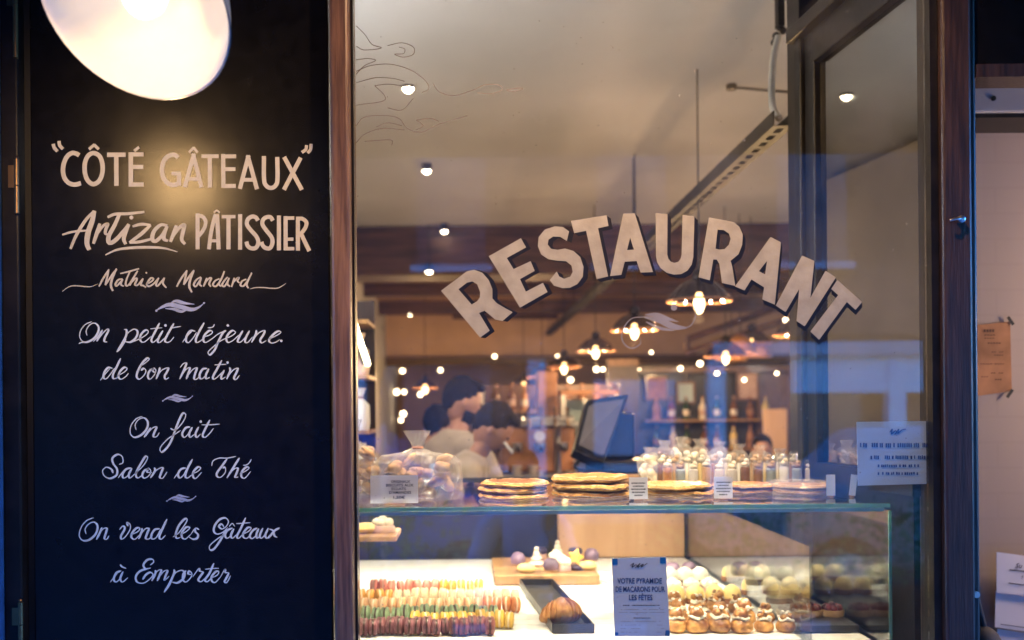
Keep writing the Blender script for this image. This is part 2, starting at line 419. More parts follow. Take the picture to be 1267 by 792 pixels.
tag(MB().box(-1.298, 4.998, 8.32, 8.77, EYE + 1.10, CEIL + .05).build('ceiling_beam', 'beam_wood', bevel=.01), 'deep dark brown timber beam across the ceiling behind the lettering', 'beam', 'timber beams')
tag(MB().box(-1.298, 4.998, 11.9, 12.0, EYE + 1.11, EYE + 1.268).build('ceiling_beam', 'beam_wood'), 'thin brown joist crossing the lit rear ceiling', 'beam', 'timber beams')
tag(MB().box(-1.298, 4.998, 10.2, 10.3, EYE + 1.14, EYE + 1.268).build('ceiling_beam', 'beam_wood'), 'narrow brown joist nearest behind the deep beam', 'beam', 'timber beams')
tag(MB().box(-1.298, 4.998, 12.9, 12.998, EYE + .55, EYE + .66).build('ceiling_beam', 'beam_wood'), 'dark low beam along the bottom edge of the tan bulkhead', 'beam', 'timber beams')
# ------------------------------------------------------------------ shop front
X = lambda px: (px - VX) * FY / F
sf = thing('shopfront_frame', 'dark wooden shopfront frame around the restaurant window', 'shopfront', (0, FY, 0))
def post(px0, px1, y0, y1, m, bev=.006):
    b = MB(); b.box(X(px0), X(px1), y0, y1, 0, 3.0); return b.build('post', m, sf, bevel=bev)
post(415, 437.5, FY - .045, FY + .10, 'varnished_wood')
post(1161, 1197, FY - .03, FY + .10, 'dark_wood')
post(1197.5, 1208.5, FY - .010, FY + .09, 'dark_wood')
MB().box(X(437.6), X(440.4), FY + .0, FY + .03, .5, 2.8).build('glazing_bead', 'dark_frame', sf)
MB().box(X(1151), X(1160.5), FY - .012, FY + .05, .5, 2.8).build('glazing_bead', 'dark_frame', sf)
MB().box(X(434), X(1160), FY - .04, FY + .09, 2.72, 3.0).build('head_rail', 'dark_wood', sf)
MB().box(X(434), X(1160), FY - .06, FY + .09, .5, .58).build('sill', 'dark_wood', sf, bevel=.008)
MB().box(X(434), X(1160), FY - .02, FY + .07, 0, .498).build('riser_panel', 'dark_wood', sf)
MB().box(X(1209), X(1700), FY + .0, FY + .06, EYE + .735, 3.0).build('transom_panel', 'black_paint', sf)
MB().box(X(1209), X(1700), FY - .01, FY + .07, EYE + .705, EYE + .733).build('transom_bead', 'dark_wood', sf)
lk = MB().lathe([(.008, 0), (.008, .012), (.004, .014)], (0, 0, 0), 14, M=Matrix.Rotation(R(90), 4, 'X'))
lk.tube([(-.004, -.012, 0), (-.02, -.02, -.002), (-.028, -.016, -.004)], .003)
p = W(1187, 272, FY - .034); L = lk; 
for v in L.bm.verts: v.co += p
L.build('hook', 'steel', sf, smooth=True)
lk = MB().lathe([(.007, 0), (.007, .01)], W(1206, 735, FY - .01), 12, M=Matrix.Rotation(R(90), 4, 'X')); lk.build('lock', 'steel', sf)
MB().box(-8, X(-12), FY - .02, FY + .3, 0, 3).build('side_panel', 'blue_paint', sf)
tag(MB().box(-12, 12, FY + .02, FY + .35, 3.002, 11).build('facade_wall', 'stone_pale'), 'pale stone wall of the restaurant house above the shopfront', 'wall')
tag(MB().box(-12, X(-14), FY + .31, 15, 0, 3).build('neighbour_wall', 'stone_pale'), 'stone wall of the house left of the shopfront', 'wall')
tag(MB().box(-12, 12, 2.56, 16.4, CEIL + .2, 11).build('upper_house', 'stone_pale'), 'upper storeys of the restaurant house', 'building')
# narrow blue jamb at the far left
tag(MB().box(X(-11), X(8), FY - .05, FY + .05, 0, 3).build('blue_jamb', 'blue_paint', bevel=.004), 'narrow blue painted jamb at the left edge of the black door', 'jamb')
# black door leaf with painted lettering
door = thing('sign_door', 'black painted door panel with white and cream hand lettering', 'door', (X(40), FY, 0))
MB().box(X(40), X(410), FY, FY + .045, .06, 2.98).build('door_leaf', 'black_paint', door, bevel=.004)
MB().box(X(8.5), X(30), FY - .02, FY + .05, 0, 3).build('door_jamb', 'dark_frame', door, bevel=.004)
MB().box(X(30.5), X(39.5), FY + .012, FY + .05, 0, 3).build('door_gap', 'rubber', door)
for (px, y0, y1) in ((29, -60, 72), (29, 196, 262), (29, 738, 792)):
    b = MB(); c = X(px + 1)
    z0, z1 = EYE + (VY - y1) * FY / F, EYE + (VY - y0) * FY / F; m = (z0 + z1) / 2
    b.lathe([(.0055, 0), (.0055, m - z0 - .001)], (c, FY - .026, z0), 12); b.lathe([(.0055, 0), (.0055, z1 - m - .001)], (c, FY - .026, m + .001), 12)
    b.lathe([(.003, 0), (.0045, .004), (.002, .008)], (c, FY - .026, z1), 12)
    b.box(c - .020, c - .006, FY - .0235, FY - .0205, m - .002, z1 - .012)
    b.build('hinge', 'brass', door, smooth=True)
# ------------------------------------------------------------------ hand lettering on the door
DY = FY - .0006
def Z(ox, oy, s): return lambda p: (ox + p[0] / s, oy + p[1] / s)
zD, zE, zF, zG = Z(60, 165, 7.039), Z(220, 165, 7.039), Z(70, 250, 7.453), Z(230, 250, 7.453)
zH, zI, zJ, zK = Z(70, 325, 8.447), Z(210, 325, 8.447), Z(90, 390, 8.8), Z(220, 390, 8.8)
zL, zM, zN = Z(110, 480, 5.759), Z(90, 600, 5.864), Z(220, 600, 5.864)
def pts_of(s):
    return [tuple(float(q) for q in t.split(',')) for t in s.split()]
def strokes(mb, z, wid, scale, text, d=DY):
    """one stroke per line; '~' smooth, 'o' closed smooth, '.' dot, '-' straight; optional width after the sign"""
    for ln in text.strip().splitlines():
        ln = ln.strip()
        if not ln: continue
        h, rest = ln.split(' ', 1); kind = h[0]; wd = (float(h[1:]) if len(h) > 1 else wid) / scale
        P = [z(p) for p in pts_of(rest)]
        if kind == '.': blob(mb, P[0], wd / 2, d); continue
        cl = kind == 'o'
        Q = catmull([(p[0], p[1]) for p in P], 7, cl) if kind in '~o' else [Vector(p) for p in P]
        ribbon(mb, Q, lambda i, n, t, w=wd: w, d, closed=cl)
def brush(mb, z, wid, scale, text, d=DY, taper=.75):
    for ln in text.strip().splitlines():
        ln = ln.strip()
        if not ln: continue
        h, rest = ln.split(' ', 1); kind = h[0]; wd = (float(h[1:]) if len(h) > 1 else wid) / scale
        P = [z(p) for p in pts_of(rest)]
        if kind == '.': blob(mb, P[0], wd / 2, d); continue
        Q = catmull([(p[0], p[1]) for p in P], 8)
        if kind == 's': fn = lambda i, n, t, w=wd: w * (.25 + .75 * math.sin(math.pi * min(1, max(0, (i / (n - 1)) * .9 + .08))) )
        elif kind == '>': fn = lambda i, n, t, w=wd: w * (1 - .75 * i / (n - 1))
        else: fn = lambda i, n, t, w=wd: w * (taper + (1 - taper) * math.sin(math.pi * i / (n - 1))) * (.86 + .22 * abs(t.y))
        ribbon(mb, Q, fn, d)
def script(mb, z, thick, thin, scale, text, d=DY):
    for ln in text.strip().splitlines():
        ln = ln.strip()
        if not ln: continue
        h, rest = ln.split(' ', 1)
        P = [z(p) for p in pts_of(rest)]
        if h == '.': blob(mb, P[0], thick * .62 / scale, d); continue
        Q = catmull([(p[0], p[1]) for p in P], 8)
        def fn(i, n, t):
            dn = max(0, min(1, (t.y * .9 - t.x * .35 + .25) / 1.0))
            e = min(1, .45 + i * .2, .45 + (n - 1 - i) * .2)
            if h == '-': return thin * .9 / scale * e
            return (thin + (thick - thin) * dn) / scale * e
        ribbon(mb, Q, fn, d)

b = MB()
strokes(b, zD, 39, 7.039, '''
~ 268,192 240,176 205,172 165,198 136,255 126,325 138,385 170,428 215,446 250,444 283,434
o 392,172 345,196 318,258 318,345 343,412 390,443 440,415 468,350 470,270 445,200
- 510,187 672,187
- 590,190 592,458
- 717,165 717,465
-36 717,184 828,184
-36 717,293 826,293
-38 717,446 830,446
-26 352,140 402,97
-26 396,98 438,140
-26 746,154 790,120
~30 42,92 50,125 78,158
~30 92,66 98,105 126,138
~ 1130,212 1105,190 1075,188 1030,208 998,260 988,330 1005,395 1045,438 1090,449 1136,436
- 1136,455 1136,335
-32 1070,350 1150,350''')
strokes(b, zE, 37, 7.039, '''
- 60,468 142,178
- 132,178 207,470
-32 85,397 185,397
-22 97,168 140,122
-22 136,122 173,168
-34 205,200 357,200
- 278,200 280,472
- 395,180 397,475
-34 395,201 508,201
-34 395,312 502,312
-36 395,459 505,459
- 540,484 617,192
- 608,192 690,487
-32 570,405 662,405
~ 750,198 751,400 772,458 812,476 850,456 868,400 866,206
- 926,206 1080,492
- 1070,212 924,492
~28 1122,103 1115,140 1080,167
~28 1162,92 1156,140 1130,172''')
b.build('lettering', 'cream_paint', door)
b = MB()
brush(b, zF, 34, 7.453, '''
~30 128,432 185,300 270,165 348,82
~46 348,80 330,170 292,280 280,380 302,442
~24 52,302 150,275 285,262
~34 400,198 372,285 340,385
~28 372,300 428,222 472,202 455,250 450,290 475,300
~32 470,140 540,112 650,108 810,92
~40 580,112 535,215 480,320 490,378 545,350 620,268 668,205
~34 668,205 632,295 620,345 638,390
. 690,143
~30 700,225 780,205 868,212
~34 868,212 780,295 672,375
~30 672,375 760,368 872,342
~36 1022,218 960,212 900,268 882,335 910,362 970,312 1022,222
~34 1020,225 990,310 995,345 1028,358
~34 1105,215 1078,295 1050,368
~34 1070,320 1130,240 1178,212 1160,300 1155,350 1185,390
s26 450,488 560,440 700,422 880,418 1000,428 1115,460'''.replace('. 690', '.38 690'))
b.build('lettering', 'cream_paint', door)
b = MB()
strokes(b, zG, 38, 7.453, '''
- 108,105 108,437
~34 108,125 150,132 180,170 178,220 150,275 112,318
~36 212,437 228,310 250,200 276,112
- 288,112 302,437
-28 225,358 300,358
~16 258,98 285,78 312,98
-32 330,135 457,135
- 393,135 393,437
- 500,113 500,440
~38 665,172 645,142 610,134 572,160 563,205 595,255 650,318 668,375 645,422 600,426 570,404 558,365
~38 802,172 782,142 750,138 714,160 706,205 740,260 790,325 798,380 775,425 735,424 708,400 697,368
- 858,125 858,446
- 920,130 920,446
-32 920,148 1000,148
-30 920,343 992,343
-32 920,430 1000,430
- 1033,135 1033,448
~36 1033,155 1075,155 1110,185 1105,230 1075,275 1040,308
-38 1058,285 1138,452''')
b.build('lettering', 'cream_paint', door)
b = MB()
brush(b, zH, 20, 8.447, '''
~ 443,250 490,160 548,70
~ 545,75 528,155 508,235
~ 510,235 565,150 628,62
~24 625,68 582,165 568,240 590,298
~ 690,170 645,180 615,225 632,242 690,175
~ 692,172 672,225 702,248
~ 665,115 760,92 862,62
~ 765,95 730,180 725,235 760,225 848,85
~ 848,85 800,165 765,240
~ 775,215 825,165 840,175 820,230 850,232 905,165
~ 905,165 880,230 905,240 935,258
. 938,106
~ 945,225 1000,190 1010,165 980,165 945,225 965,248 1020,215 1068,158
~ 1068,158 1040,225 1060,240 1128,158
~ 1128,158 1112,215 1148,264
s12 58,302 130,252 200,242 300,250 370,248 432,220'''.replace('. 938', '.20 938'))
brush(b, zI, 20, 8.447, '''
~ 72,252 120,165 182,80
~ 180,85 162,160 145,232
~ 148,232 200,150 255,78
~24 252,84 215,180 205,250 232,312
~ 328,150 278,180 252,230 276,246 330,160
~ 330,155 312,220 335,250
~ 388,160 372,205 352,250
~ 362,218 410,165 434,165 412,220 430,252
~ 520,168 475,190 452,232 485,246 535,180 572,88
~ 545,155 515,220 538,250
~ 605,150 570,190 548,232 575,246 622,160
~ 622,160 602,220 630,250
~ 675,158 662,205 645,255
~ 655,215 700,168 722,158 708,190 728,212
~ 800,172 755,195 740,238 775,240 820,180 858,105
~ 835,155 805,225 822,268
s12 838,277 890,262 970,260 1060,268 1130,265 1180,240 1215,216''')
b.build('lettering', 'cream_paint', door)
b = MB()
script(b, zJ, 23, 11, 8.8, '''
~ 155,222 147,165 190,102 242,88 282,130 270,200 220,262 150,294 100,280 75,228 90,160 140,100 210,70
~ 65,310 95,298 150,294
~ 222,290 275,230 325,160
~ 325,160 290,222 262,286
~ 262,286 320,205 375,153 387,172 350,245 345,285 375,292
~ 558,155 585,162 582,220 545,295 480,402
~ 480,402 520,365 568,290 580,255
~ 568,240 610,185 670,152 706,180 690,242 632,292 575,290
~ 640,292 690,275 765,238 818,195 815,165 780,170 738,222 738,278 780,292 855,230
~ 945,85 900,175 858,260 870,296 905,275 960,215
- 845,150 900,143 975,138
~ 982,168 940,240 925,285 950,296 1012,238
. 1010,112
~ 1102,88 1050,180 1005,268 1022,296 1062,285 1102,238
- 1075,142 1120,132 1178,122
~ 300,710 350,645 405,580
~ 435,578 385,572 345,620 335,680 365,692 412,640 455,575
~ 522,468 475,570 438,650 445,692 490,680
~ 480,665 560,620 592,582 560,570 515,612 498,668 525,697 575,670 608,632
~ 738,555 800,512 833,478 808,470 755,525 708,610 697,672 725,697 770,662 797,610 775,580 742,602
~ 880,578 835,610 818,665 840,697 885,655 905,605 888,580 868,600 900,632
~ 948,568 940,610 908,697
~ 918,668 970,600 1038,573 1030,610 1000,665 1012,697 1048,680''')
script(b, zK, 23, 11, 8.8, '''
~ 50,295 100,230 155,175
~ 192,175 140,170 98,222 90,280 120,297 172,240 205,185
~ 287,82 232,180 197,260 205,297 245,282 300,235
~ 290,235 352,213 378,180 342,170 293,215 278,272 303,297 365,262 440,205 525,166
~ 525,166 490,195 440,290 400,380 350,432 330,402 380,350 455,288 540,242
~ 325,137 355,137 385,125 400,97
. 545,112
~ 530,250 592,222 628,188 595,168 548,207 528,262 550,297 605,272 665,215
~ 708,168 672,230 652,285 685,292 735,240 782,168
~ 782,168 745,235 732,287 762,297 815,235
~ 855,162 850,205 803,297
~ 818,268 880,195 942,168 935,208 897,270 915,302 965,275
~ 980,265 1072,222 1122,188 1090,175 1032,217 993,272 1015,302 1065,295 1112,265
. 1126,280
~ 25,572 60,528 92,524 75,580 20,697
~ 40,662 90,590 132,574 112,640 92,697
~ 103,668 160,595 207,574 190,632 178,690 205,697 250,655
~ 320,578 270,590 237,648 247,692 285,678 335,595
~ 337,582 307,650 308,692 350,675
~ 478,492 425,590 383,668 392,697 430,675 495,610
- 398,542 470,538 528,535
~ 507,598 475,660 478,697 520,672
. 542,516
~ 562,568 570,605 532,697
~ 543,672 600,600 652,578 640,622 612,680 632,702 672,655''')
b.build('lettering', 'white_paint', door)
b = MB()
script(b, zL, 15, 7.5, 5.759, '''
~ 337,300 330,262 355,225 395,214 420,245 410,295 370,337 325,352 295,325 300,270 335,222 382,202
~ 440,283 420,315 393,352
~ 407,332 455,285 482,280 465,320 460,347 482,347 502,318
~ 582,288 600,298 625,295 672,240 690,192 668,182 640,235 612,310 575,400 522,457 508,428 555,370 610,332 655,302
~ 722,278 690,285 665,325 677,352 702,335 738,282
~ 737,280 715,325 722,352 752,330
~ 782,278 760,325 768,352 795,330
. 797,240
~ 862,228 830,290 810,338 828,352 862,322 888,288
- 803,263 860,263 932,258
~ 215,545 242,532 237,490 205,474 168,500 174,540 200,578 196,622 150,645 110,627 98,590 125,565 160,580 172,607
~ 208,642 240,600 262,578
~ 302,570 265,580 240,615 247,642 277,625 308,572
~ 307,572 285,615 292,642 325,615 390,550 418,500 402,490 367,545 335,610 347,642 380,622
~ 430,575 395,590 380,625 397,643 430,622 440,590 425,575 415,600 450,602
~ 467,568 470,592 438,642
~ 447,618 490,580 527,568 515,605 505,637 527,642 557,598
~ 606,645 640,600 660,580
~ 692,570 655,580 635,615 647,642 677,617 698,572
~ 738,508 705,570 687,625 702,642 735,618
~ 732,612 775,595 797,570 775,565 745,597 742,632 762,644 803,602
~ 875,557 885,520 930,500 985,500 1048,488
~ 985,505 945,560 913,605 915,632 942,635 972,600 970,565 953,572
~ 1073,498 1040,550 983,642
~ 998,612 1040,575 1062,575 1050,612 1042,637 1065,635
~ 1075,612 1120,590 1142,570 1120,565 1090,597 1087,632 1112,642 1153,595
~ 1098,552 1125,548 1145,530 1157,508''')
b.build('lettering', 'white_paint', door)
b = MB()
script(b, zM, 15.5, 8, 5.864, '''
~ 97,357 90,320 115,285 155,270 180,300 167,355 122,397 75,404 48,370 60,310 100,260 152,238
~ 212,308 200,340 172,397
~ 183,367 220,320 247,315 240,350 230,387 247,394 264,368
~ 338,325 365,298 377,320 350,370 357,394 387,370 417,320 415,285 395,275 400,300
~ 420,362 470,340 487,315 460,315 430,352 427,382 452,394 485,362
~ 502,313 500,338 478,394
~ 488,367 525,320 552,318 540,352 530,387 552,392 580,365
~ 632,318 595,325 570,365 577,392 607,380 638,320
~ 684,248 650,320 628,375 642,394 674,365
~ 272,707 300,670 325,640
~ 352,623 315,640 298,685 315,704 347,675 367,628
~ 364,630 345,680 362,704 400,673
~ 343,578 360,595 388,606
~ 562,582 587,560 577,540 540,545 513,580 528,607 567,603
~ 550,605 490,625 458,665 468,705 515,712 562,680 582,650 560,635 528,655 508,687
~ 600,618 600,642 573,697
~ 583,672 615,625 642,618 630,657 613,697
~ 623,672 660,628 687,623 672,665 667,692 700,662
~ 735,613 735,642 700,720 663,780
~ 663,780 695,740 722,690
~ 715,675 750,635 790,620 812,640 802,680 760,710 722,706''')
script(b, zN, 15.5, 8, 5.864, '''
~ -35,378 10,345 62,270 64,245 40,255 5,300 -15,357 -8,387 20,380
~ 18,362 65,335 87,310 60,308 30,347 32,382 57,392 95,358
~ 95,358 128,315 155,325
~ 125,318 128,340 147,362 140,387 110,394 78,375
~ 337,312 320,285 298,300 320,320 352,300 367,265 345,240 305,250 268,295 263,340 290,357 332,340 362,308
~ 352,320 310,400 265,462 235,472 233,440 290,390 350,352
~ 397,313 360,330 343,365 357,387 387,365 407,318
~ 407,318 385,365 397,387 425,362
- 372,302 395,280 414,302
~ 492,238 460,310 430,370 442,387 475,355
- 423,281 475,278 527,274
~ 465,362 515,335 532,312 505,312 475,352 477,380 502,387 535,355
~ 577,313 545,330 523,370 540,390 572,360 587,316
~ 587,316 570,360 577,387 605,360
~ 617,313 595,365 607,387 637,355 657,313
~ 657,313 635,365 647,387 670,362
~ 662,320 690,332 702,370 722,380
~ 738,312 700,335 657,388
~ 60,622 40,648 38,690 60,704 92,675 102,645 85,625 75,645 108,652
~ 108,668 152,608 160,625 188,632
~ 188,632 165,660 148,690 170,702 200,675
~ 262,568 230,640 198,688 215,702 250,668
- 198,612 250,607 298,605
~ 243,675 285,655 297,630 275,630 245,667 247,697 272,707 310,668
~ 310,668 342,613 345,635 372,638
~ 372,638 350,680 340,702 357,707 383,658''')
b.build('lettering', 'white_paint', door)
# little three-stroke ornaments
for cx, cyy, k in ((222.5, 379.5, 1), (219.5, 493, .62), (224, 617, .60)):
    b = MB()
    def zz(p, cx=cx, cy_=cyy, k=k): return (cx + p[0] * k, cy_ + p[1] * k)
    def sw(w, pl, peak=.5):
        Q = catmull([zz(p) for p in pl], 9)
        ribbon(b, Q, lambda i, n, t: k * (.9 + (w - .9) * max(0, math.sin(math.pi * i / (n - 1))) ** 1.5), DY)
    sw(5.6, [(-29, 5), (-24, 1.5), (-13, -2.5), (0, 0), (14, 3.5), (23, 1), (30, -4.5)])
    sw(4.2, [(-12, -4), (-5, -7), (5, -4.5), (18, -3)]); sw(3.8, [(-18, 2.3), (-8, 3), (2, 6), (9, 4)])
    blob(b, zz((-29, 5)), 1.5 * k, DY); blob(b, zz((30, -4.5)), 1.3 * k, DY)
    b.build('ornament', 'grey_blue_paint', door)

# ------------------------------------------------------------------ shop window
win = thing('shop_window', 'large shop window pane lettered RESTAURANT in cream block capitals', 'window', (X(800), FY, .58))
MB().box(X(440.5), X(1150.5), FY + .010, FY + .018, .582, 2.718).build('pane', 'window_glass', win)
zA, zB, zC = Z(540, 250, 4.4), Z(690, 250, 6.6), Z(860, 260, 4.659)
LETTERS = [
 (zA, -37, '25,483 165,378 205,368 250,385 285,425 305,475 305,525 330,552 375,578 415,600 360,648 320,640 285,610 262,592 232,604 290,700 238,738', '120,475 165,440 195,432 222,448 238,490 236,520 222,540 192,558'),
 (zA, -29, '285,295 460,197 488,247 383,305 420,365 513,322 535,375 455,420 487,488 580,440 605,490 455,575', ''),
 (zA, -24, '722,160 690,137 645,132 590,150 557,190 552,240 570,285 610,312 660,320 705,322 735,345 742,380 728,406 695,418 668,405 655,378 617,425 640,455 687,469 727,467 767,447 797,407 801,353 783,300 747,267 700,253 660,260 625,255 606,232 610,205 635,188 675,190 710,212', ''),
 (zB, -9, '107,155 400,108 415,195 330,215 412,608 318,630 232,235 135,255', ''),
 (zB, -1, '535,95 630,92 778,572 677,577 645,482 548,488 520,595 428,605', '592,290 622,390 567,392'),
 (zB, 3, '800,90 897,98 895,430 905,465 925,488 955,497 985,488 1003,465 1012,430 1020,105 1117,118 1108,450 1095,510 1060,560 1010,588 950,593 890,578 840,540 812,490 803,440', ''),
 (zC, 12, '80,42 180,60 225,70 255,95 275,140 272,200 250,255 205,292 215,330 232,437 155,420 140,310 125,285 105,285 85,405 20,387', '130,113 165,115 195,135 205,165 195,200 170,225 140,228 118,222'),
 (zC, 27, '435,155 495,185 460,545 388,515 398,445 325,400 285,463 230,440', '415,293 403,370 368,352'),
 (zC, 34, '617,262 688,293 665,505 752,350 812,388 632,670 585,640 600,455 522,588 465,550', ''),
 (zC, 42, '820,402 963,530 925,575 875,530 715,748 665,700 825,490 785,455', '')]
b = MB(); sh = MB()
for z, ang, o_, h_ in LETTERS:
    loops = [[z(p) for p in pts_of(o_)]] + ([[z(p) for p in pts_of(h_)]] if h_ else [])
    b.poly(loops, lambda x, y: W(x, y, FY + .0085))
    a = R(ang); sx, sy = math.cos(a) - math.sin(a), math.sin(a) + math.cos(a)
    for k in range(1, 9):
        q = k * .56
        sh.poly(loops, lambda x, y: W(x + sx * q, y + sy * q, FY + .0088 + k * .0001))
b.build('lettering', 'letter_cream', win); sh.build('lettering_shadow', 'letter_shadow', win)
zS = Z(745, 360, 9.05); b = MB()
def sw(w, w0, s):
    Q = catmull([zS(p) for p in pts_of(s)], 8)
    ribbon(b, Q, lambda i, n, t: (w0 + (w - w0) * max(0, math.sin(math.pi * i / (n - 1)))) / 9.05, FY + .0093)
sw(14, 8, '870,125 960,128 1040,200 1045,290 1000,380 940,412')
sw(75, 16, '945,415 800,400 650,330 470,292'); sw(55, 8, '850,345 700,300 600,268 480,266'); sw(35, 8, '810,445 640,415 490,345')
sw(14, 8, '480,290 330,310 240,420 220,530 270,615 350,640 425,595 430,540'); blob(b, zS((805, 185)), 4, FY + .0092)
b.build('swash', 'swash_grey', win)
zT = Z(430, 0, 2.829); b = MB()
for s in '''15,90 60,120 85,155 118,168 60,175 15,162|140,160 190,150 230,165 230,190 195,200 165,190 195,188 200,172 180,165|18,210 70,205 98,212 60,230 20,260
20,250 80,230 150,225 220,245 270,280 285,310 260,325|15,290 100,272 160,275 200,285|95,300 140,295 190,300|95,300 130,335 120,355 20,368
300,292 320,320 370,335 440,315 480,297 530,298 540,315 500,328 455,325|555,315 600,308 612,313 575,320 555,315|25,440 60,410 130,405 180,415 210,450 260,462 320,435 420,405
240,420 290,415 320,425|240,420 265,440 240,455|30,500 60,470 120,450 200,455|100,445 140,430 190,440|140,378 190,385 230,345|60,495 150,490 155,510'''.replace('\n', '|').split('|'):
    Q = catmull([zT((max(p[0], 30), p[1])) for p in pts_of(s)], 8)
    ribbon(b, Q, lambda i, n, t: .95, FY + .0093)
b.build('scrollwork', 'pencil_line', win)
# ------------------------------------------------------------------ lamps
emission('bulb_lamp', (1.0, .80, .54), .66)
def dome_lamp(name, label, c, axis, rad, arm_to):
    q = Vector(axis).to_track_quat('Z', 'Y')
    t = thing(name, label, 'lamp', c, q.to_euler())
    k = rad / .164
    prof = [(.030, -.185), (.045, -.178), (.060, -.160), (.095, -.135), (.128, -.095), (.150, -.045), (.162, -.004), (.166, 0)]
    inn = [(.163, .0), (.158, -.006), (.146, -.048), (.124, -.096), (.091, -.131), (.055, -.155), (.030, -.162)]
    MB().lathe([(r * k, z * k) for r, z in prof], seg=48, capb=True, capt=False).build('lamp_shade', 'enamel_out', t, local=True, smooth=True, recalc=False)
    MB().lathe([(r * k, z * k) for r, z in inn], seg=48, capb=False, capt=True).build('reflector', 'enamel_in', t, local=True, smooth=True, recalc=False)
    MB().lathe([(.016 * k, -.16 * k), (.016 * k, -.112 * k), (.012 * k, -.105 * k)], seg=20).build('socket', 'crockery', t, local=True, smooth=True)
    b = MB(); b.lathe([(.012 * k, -.105 * k), (.018 * k, -.09 * k), (.034 * k, -.062 * k), (.037 * k, -.045 * k), (.032 * k, -.024 * k), (.018 * k, -.011 * k), (.004 * k, -.008 * k)], seg=24)
    b.build('bulb', 'bulb_lamp', t, local=True, smooth=True)
    Mi = (Matrix.Translation(Vector(c)) @ q.to_matrix().to_4x4()).inverted()
    P = [(0, 0, -.17 * k), (0, 0, -.28 * k)] + [Mi @ Vector(a) for a in arm_to]
    MB().tube(catmull(P, 8), .009, 10).build('arm', 'black_plastic', t, local=True, smooth=True)
    e = Mi @ Vector(arm_to[-1])
    return t
Lc = W(165.5, 9.5, 1.6); tc_ = (Vector((0, 0, EYE)) - Lc).normalized()
dl = W(165.5 - 68.4, 9.5 + 72.9, 1.6) - Lc; dl = (dl - tc_ * dl.dot(tc_)).normalized()
dome_lamp('wall_lamp', 'white enamel dome lamp glowing above the black sign door', Lc, tc_ * .795 + dl * .607, .1575, [Lc + Vector((.02, .3, .32)), (Lc.x, FY - .12, Lc.z + .36), (Lc.x, FY + .03, Lc.z + .34)])
# its twin outside the frame on the awning, turned to the sign door
Tc = Vector((-.823, 1.45, EYE + .649)); aim = W(260, 290, FY)
tw = dome_lamp('wall_lamp', 'white enamel dome lamp under the awning turned to the sign door', Tc, (aim - Tc).normalized(), .09, [Tc + Vector((-.08, -.10, .12)), Tc + Vector((-.1, -.02, .3)), (Tc.x - .1, Tc.y + .05, 2.85)])
sp = bpy.data.lights.new('sign_light', 'SPOT'); sp.energy = 1.9; sp.color = (1, .60, .25); sp.spot_size = R(95); sp.spot_blend = .8; sp.shadow_soft_size = .035
spo = bpy.data.objects.new('sign_light', sp); COL.objects.link(spo); spo.parent = tw; spo.location = (0, 0, -.02); spo.rotation_euler = (R(180), 0, 0)

def wash(x, label, e, aim):  # unseen lamp added to warm the lettering and the case top
    c = Vector((x, 1.55, EYE + 1.26)); t = dome_lamp('wall_lamp', label, c, (aim - c).normalized(), .07, [c + Vector((0, .05, .05)), c + Vector((0, .15, .06)), (x, FY - .06, EYE + 1.30)])
    l = bpy.data.lights.new('wash_light', 'SPOT'); l.energy = e; l.color = (1, .60, .30); l.spot_size = R(120); l.spot_blend = 1; l.shadow_soft_size = .03
    o = bpy.data.objects.new('wash_light', l); COL.objects.link(o); o.parent = t; o.location = (0, 0, -.01); o.rotation_euler = (R(180), 0, 0)
wash(.42, 'small enamel lamp under the canopy over the shop window', 9, W(805, 330, FY))
def top_of(d): return CEIL if d < 8.3 else (EYE + 1.1 if d < 8.8 else (EYE + 1.27 if d < 13 else CEIL))
def pendant(px, py, d, label, rad=.135, bulb=.023):
    p = W(px, py, d); t = thing('pendant_lamp', label, 'pendant lamp', p, group='pendant lamps with smoked shades')
    k = rad / .135
    sc = lambda a, z: 1 + .05 * math.cos(16 * a) * max(0, min(1, (.09 - z) / .09))
    prof = [(.135, .0), (.130, .012), (.110, .045), (.075, .078), (.040, .095), (.026, .100)]
    MB().lathe([(r * k, z * k) for r, z in prof], seg=64, scal=sc, capb=False, capt=False).build('lamp_shade', 'smoked_glass', t, local=True, smooth=True)
    b = MB(); b.lathe([(.030 * k, .096 * k), (.030 * k, .125 * k), (.016 * k, .14 * k)], seg=16); b.lathe([(.017, .035), (.019, .098 * k)], seg=14)
    b.build('cap', 'pewter', t, local=True, smooth=True)
    b = MB(); b.lathe([(.010, .036), (bulb * .75, .02), (bulb, -.006), (bulb * .95, -.03), (bulb * .55, -.05), (.004, -.058)], seg=14)
    b.build('bulb', 'bulb_warm', t, local=True, smooth=True)
    l = bpy.data.lights.new('bulb_light', 'POINT'); l.energy = 4.6 * KL * (bulb > .02); l.color = (1, .62, .30); l.shadow_soft_size = .02
    if bulb > .02: lo = bpy.data.objects.new('bulb_light', l); COL.objects.link(lo); lo.parent = t; lo.location = (0, 0, -.085)
    zt = top_of(d) - p.z
    MB().tube([(0, 0, .135 * k), (0, 0, zt)], .004, 6).build('cord', 'black_plastic', t, local=True)
    # scalloped copper rim that catches the light
    b = MB().lathe([(.131 * k, -.004 * k), (.140 * k, -.007 * k), (.142 * k, .001), (.136 * k, .005 * k)], seg=64, scal=lambda a, z: 1 + .05 * math.cos(16 * a), capb=False, capt=False)
    b.build('rim', 'copper', t, local=True, smooth=True)
    return t
pendant(865, 372, 4.5, 'nearest smoked glass pendant lamp below the second R of the lettering')
pendant(785, 408, 6.1, 'smoked pendant lamp with bare bulb below the letter A, in front of the grey swash')
pendant(737, 434, 7.5, 'third pendant lamp of the receding row, below the letters ST')
pendant(698, 454, 8.5, 'fourth pendant lamp of the receding row, beside the copper pillar')
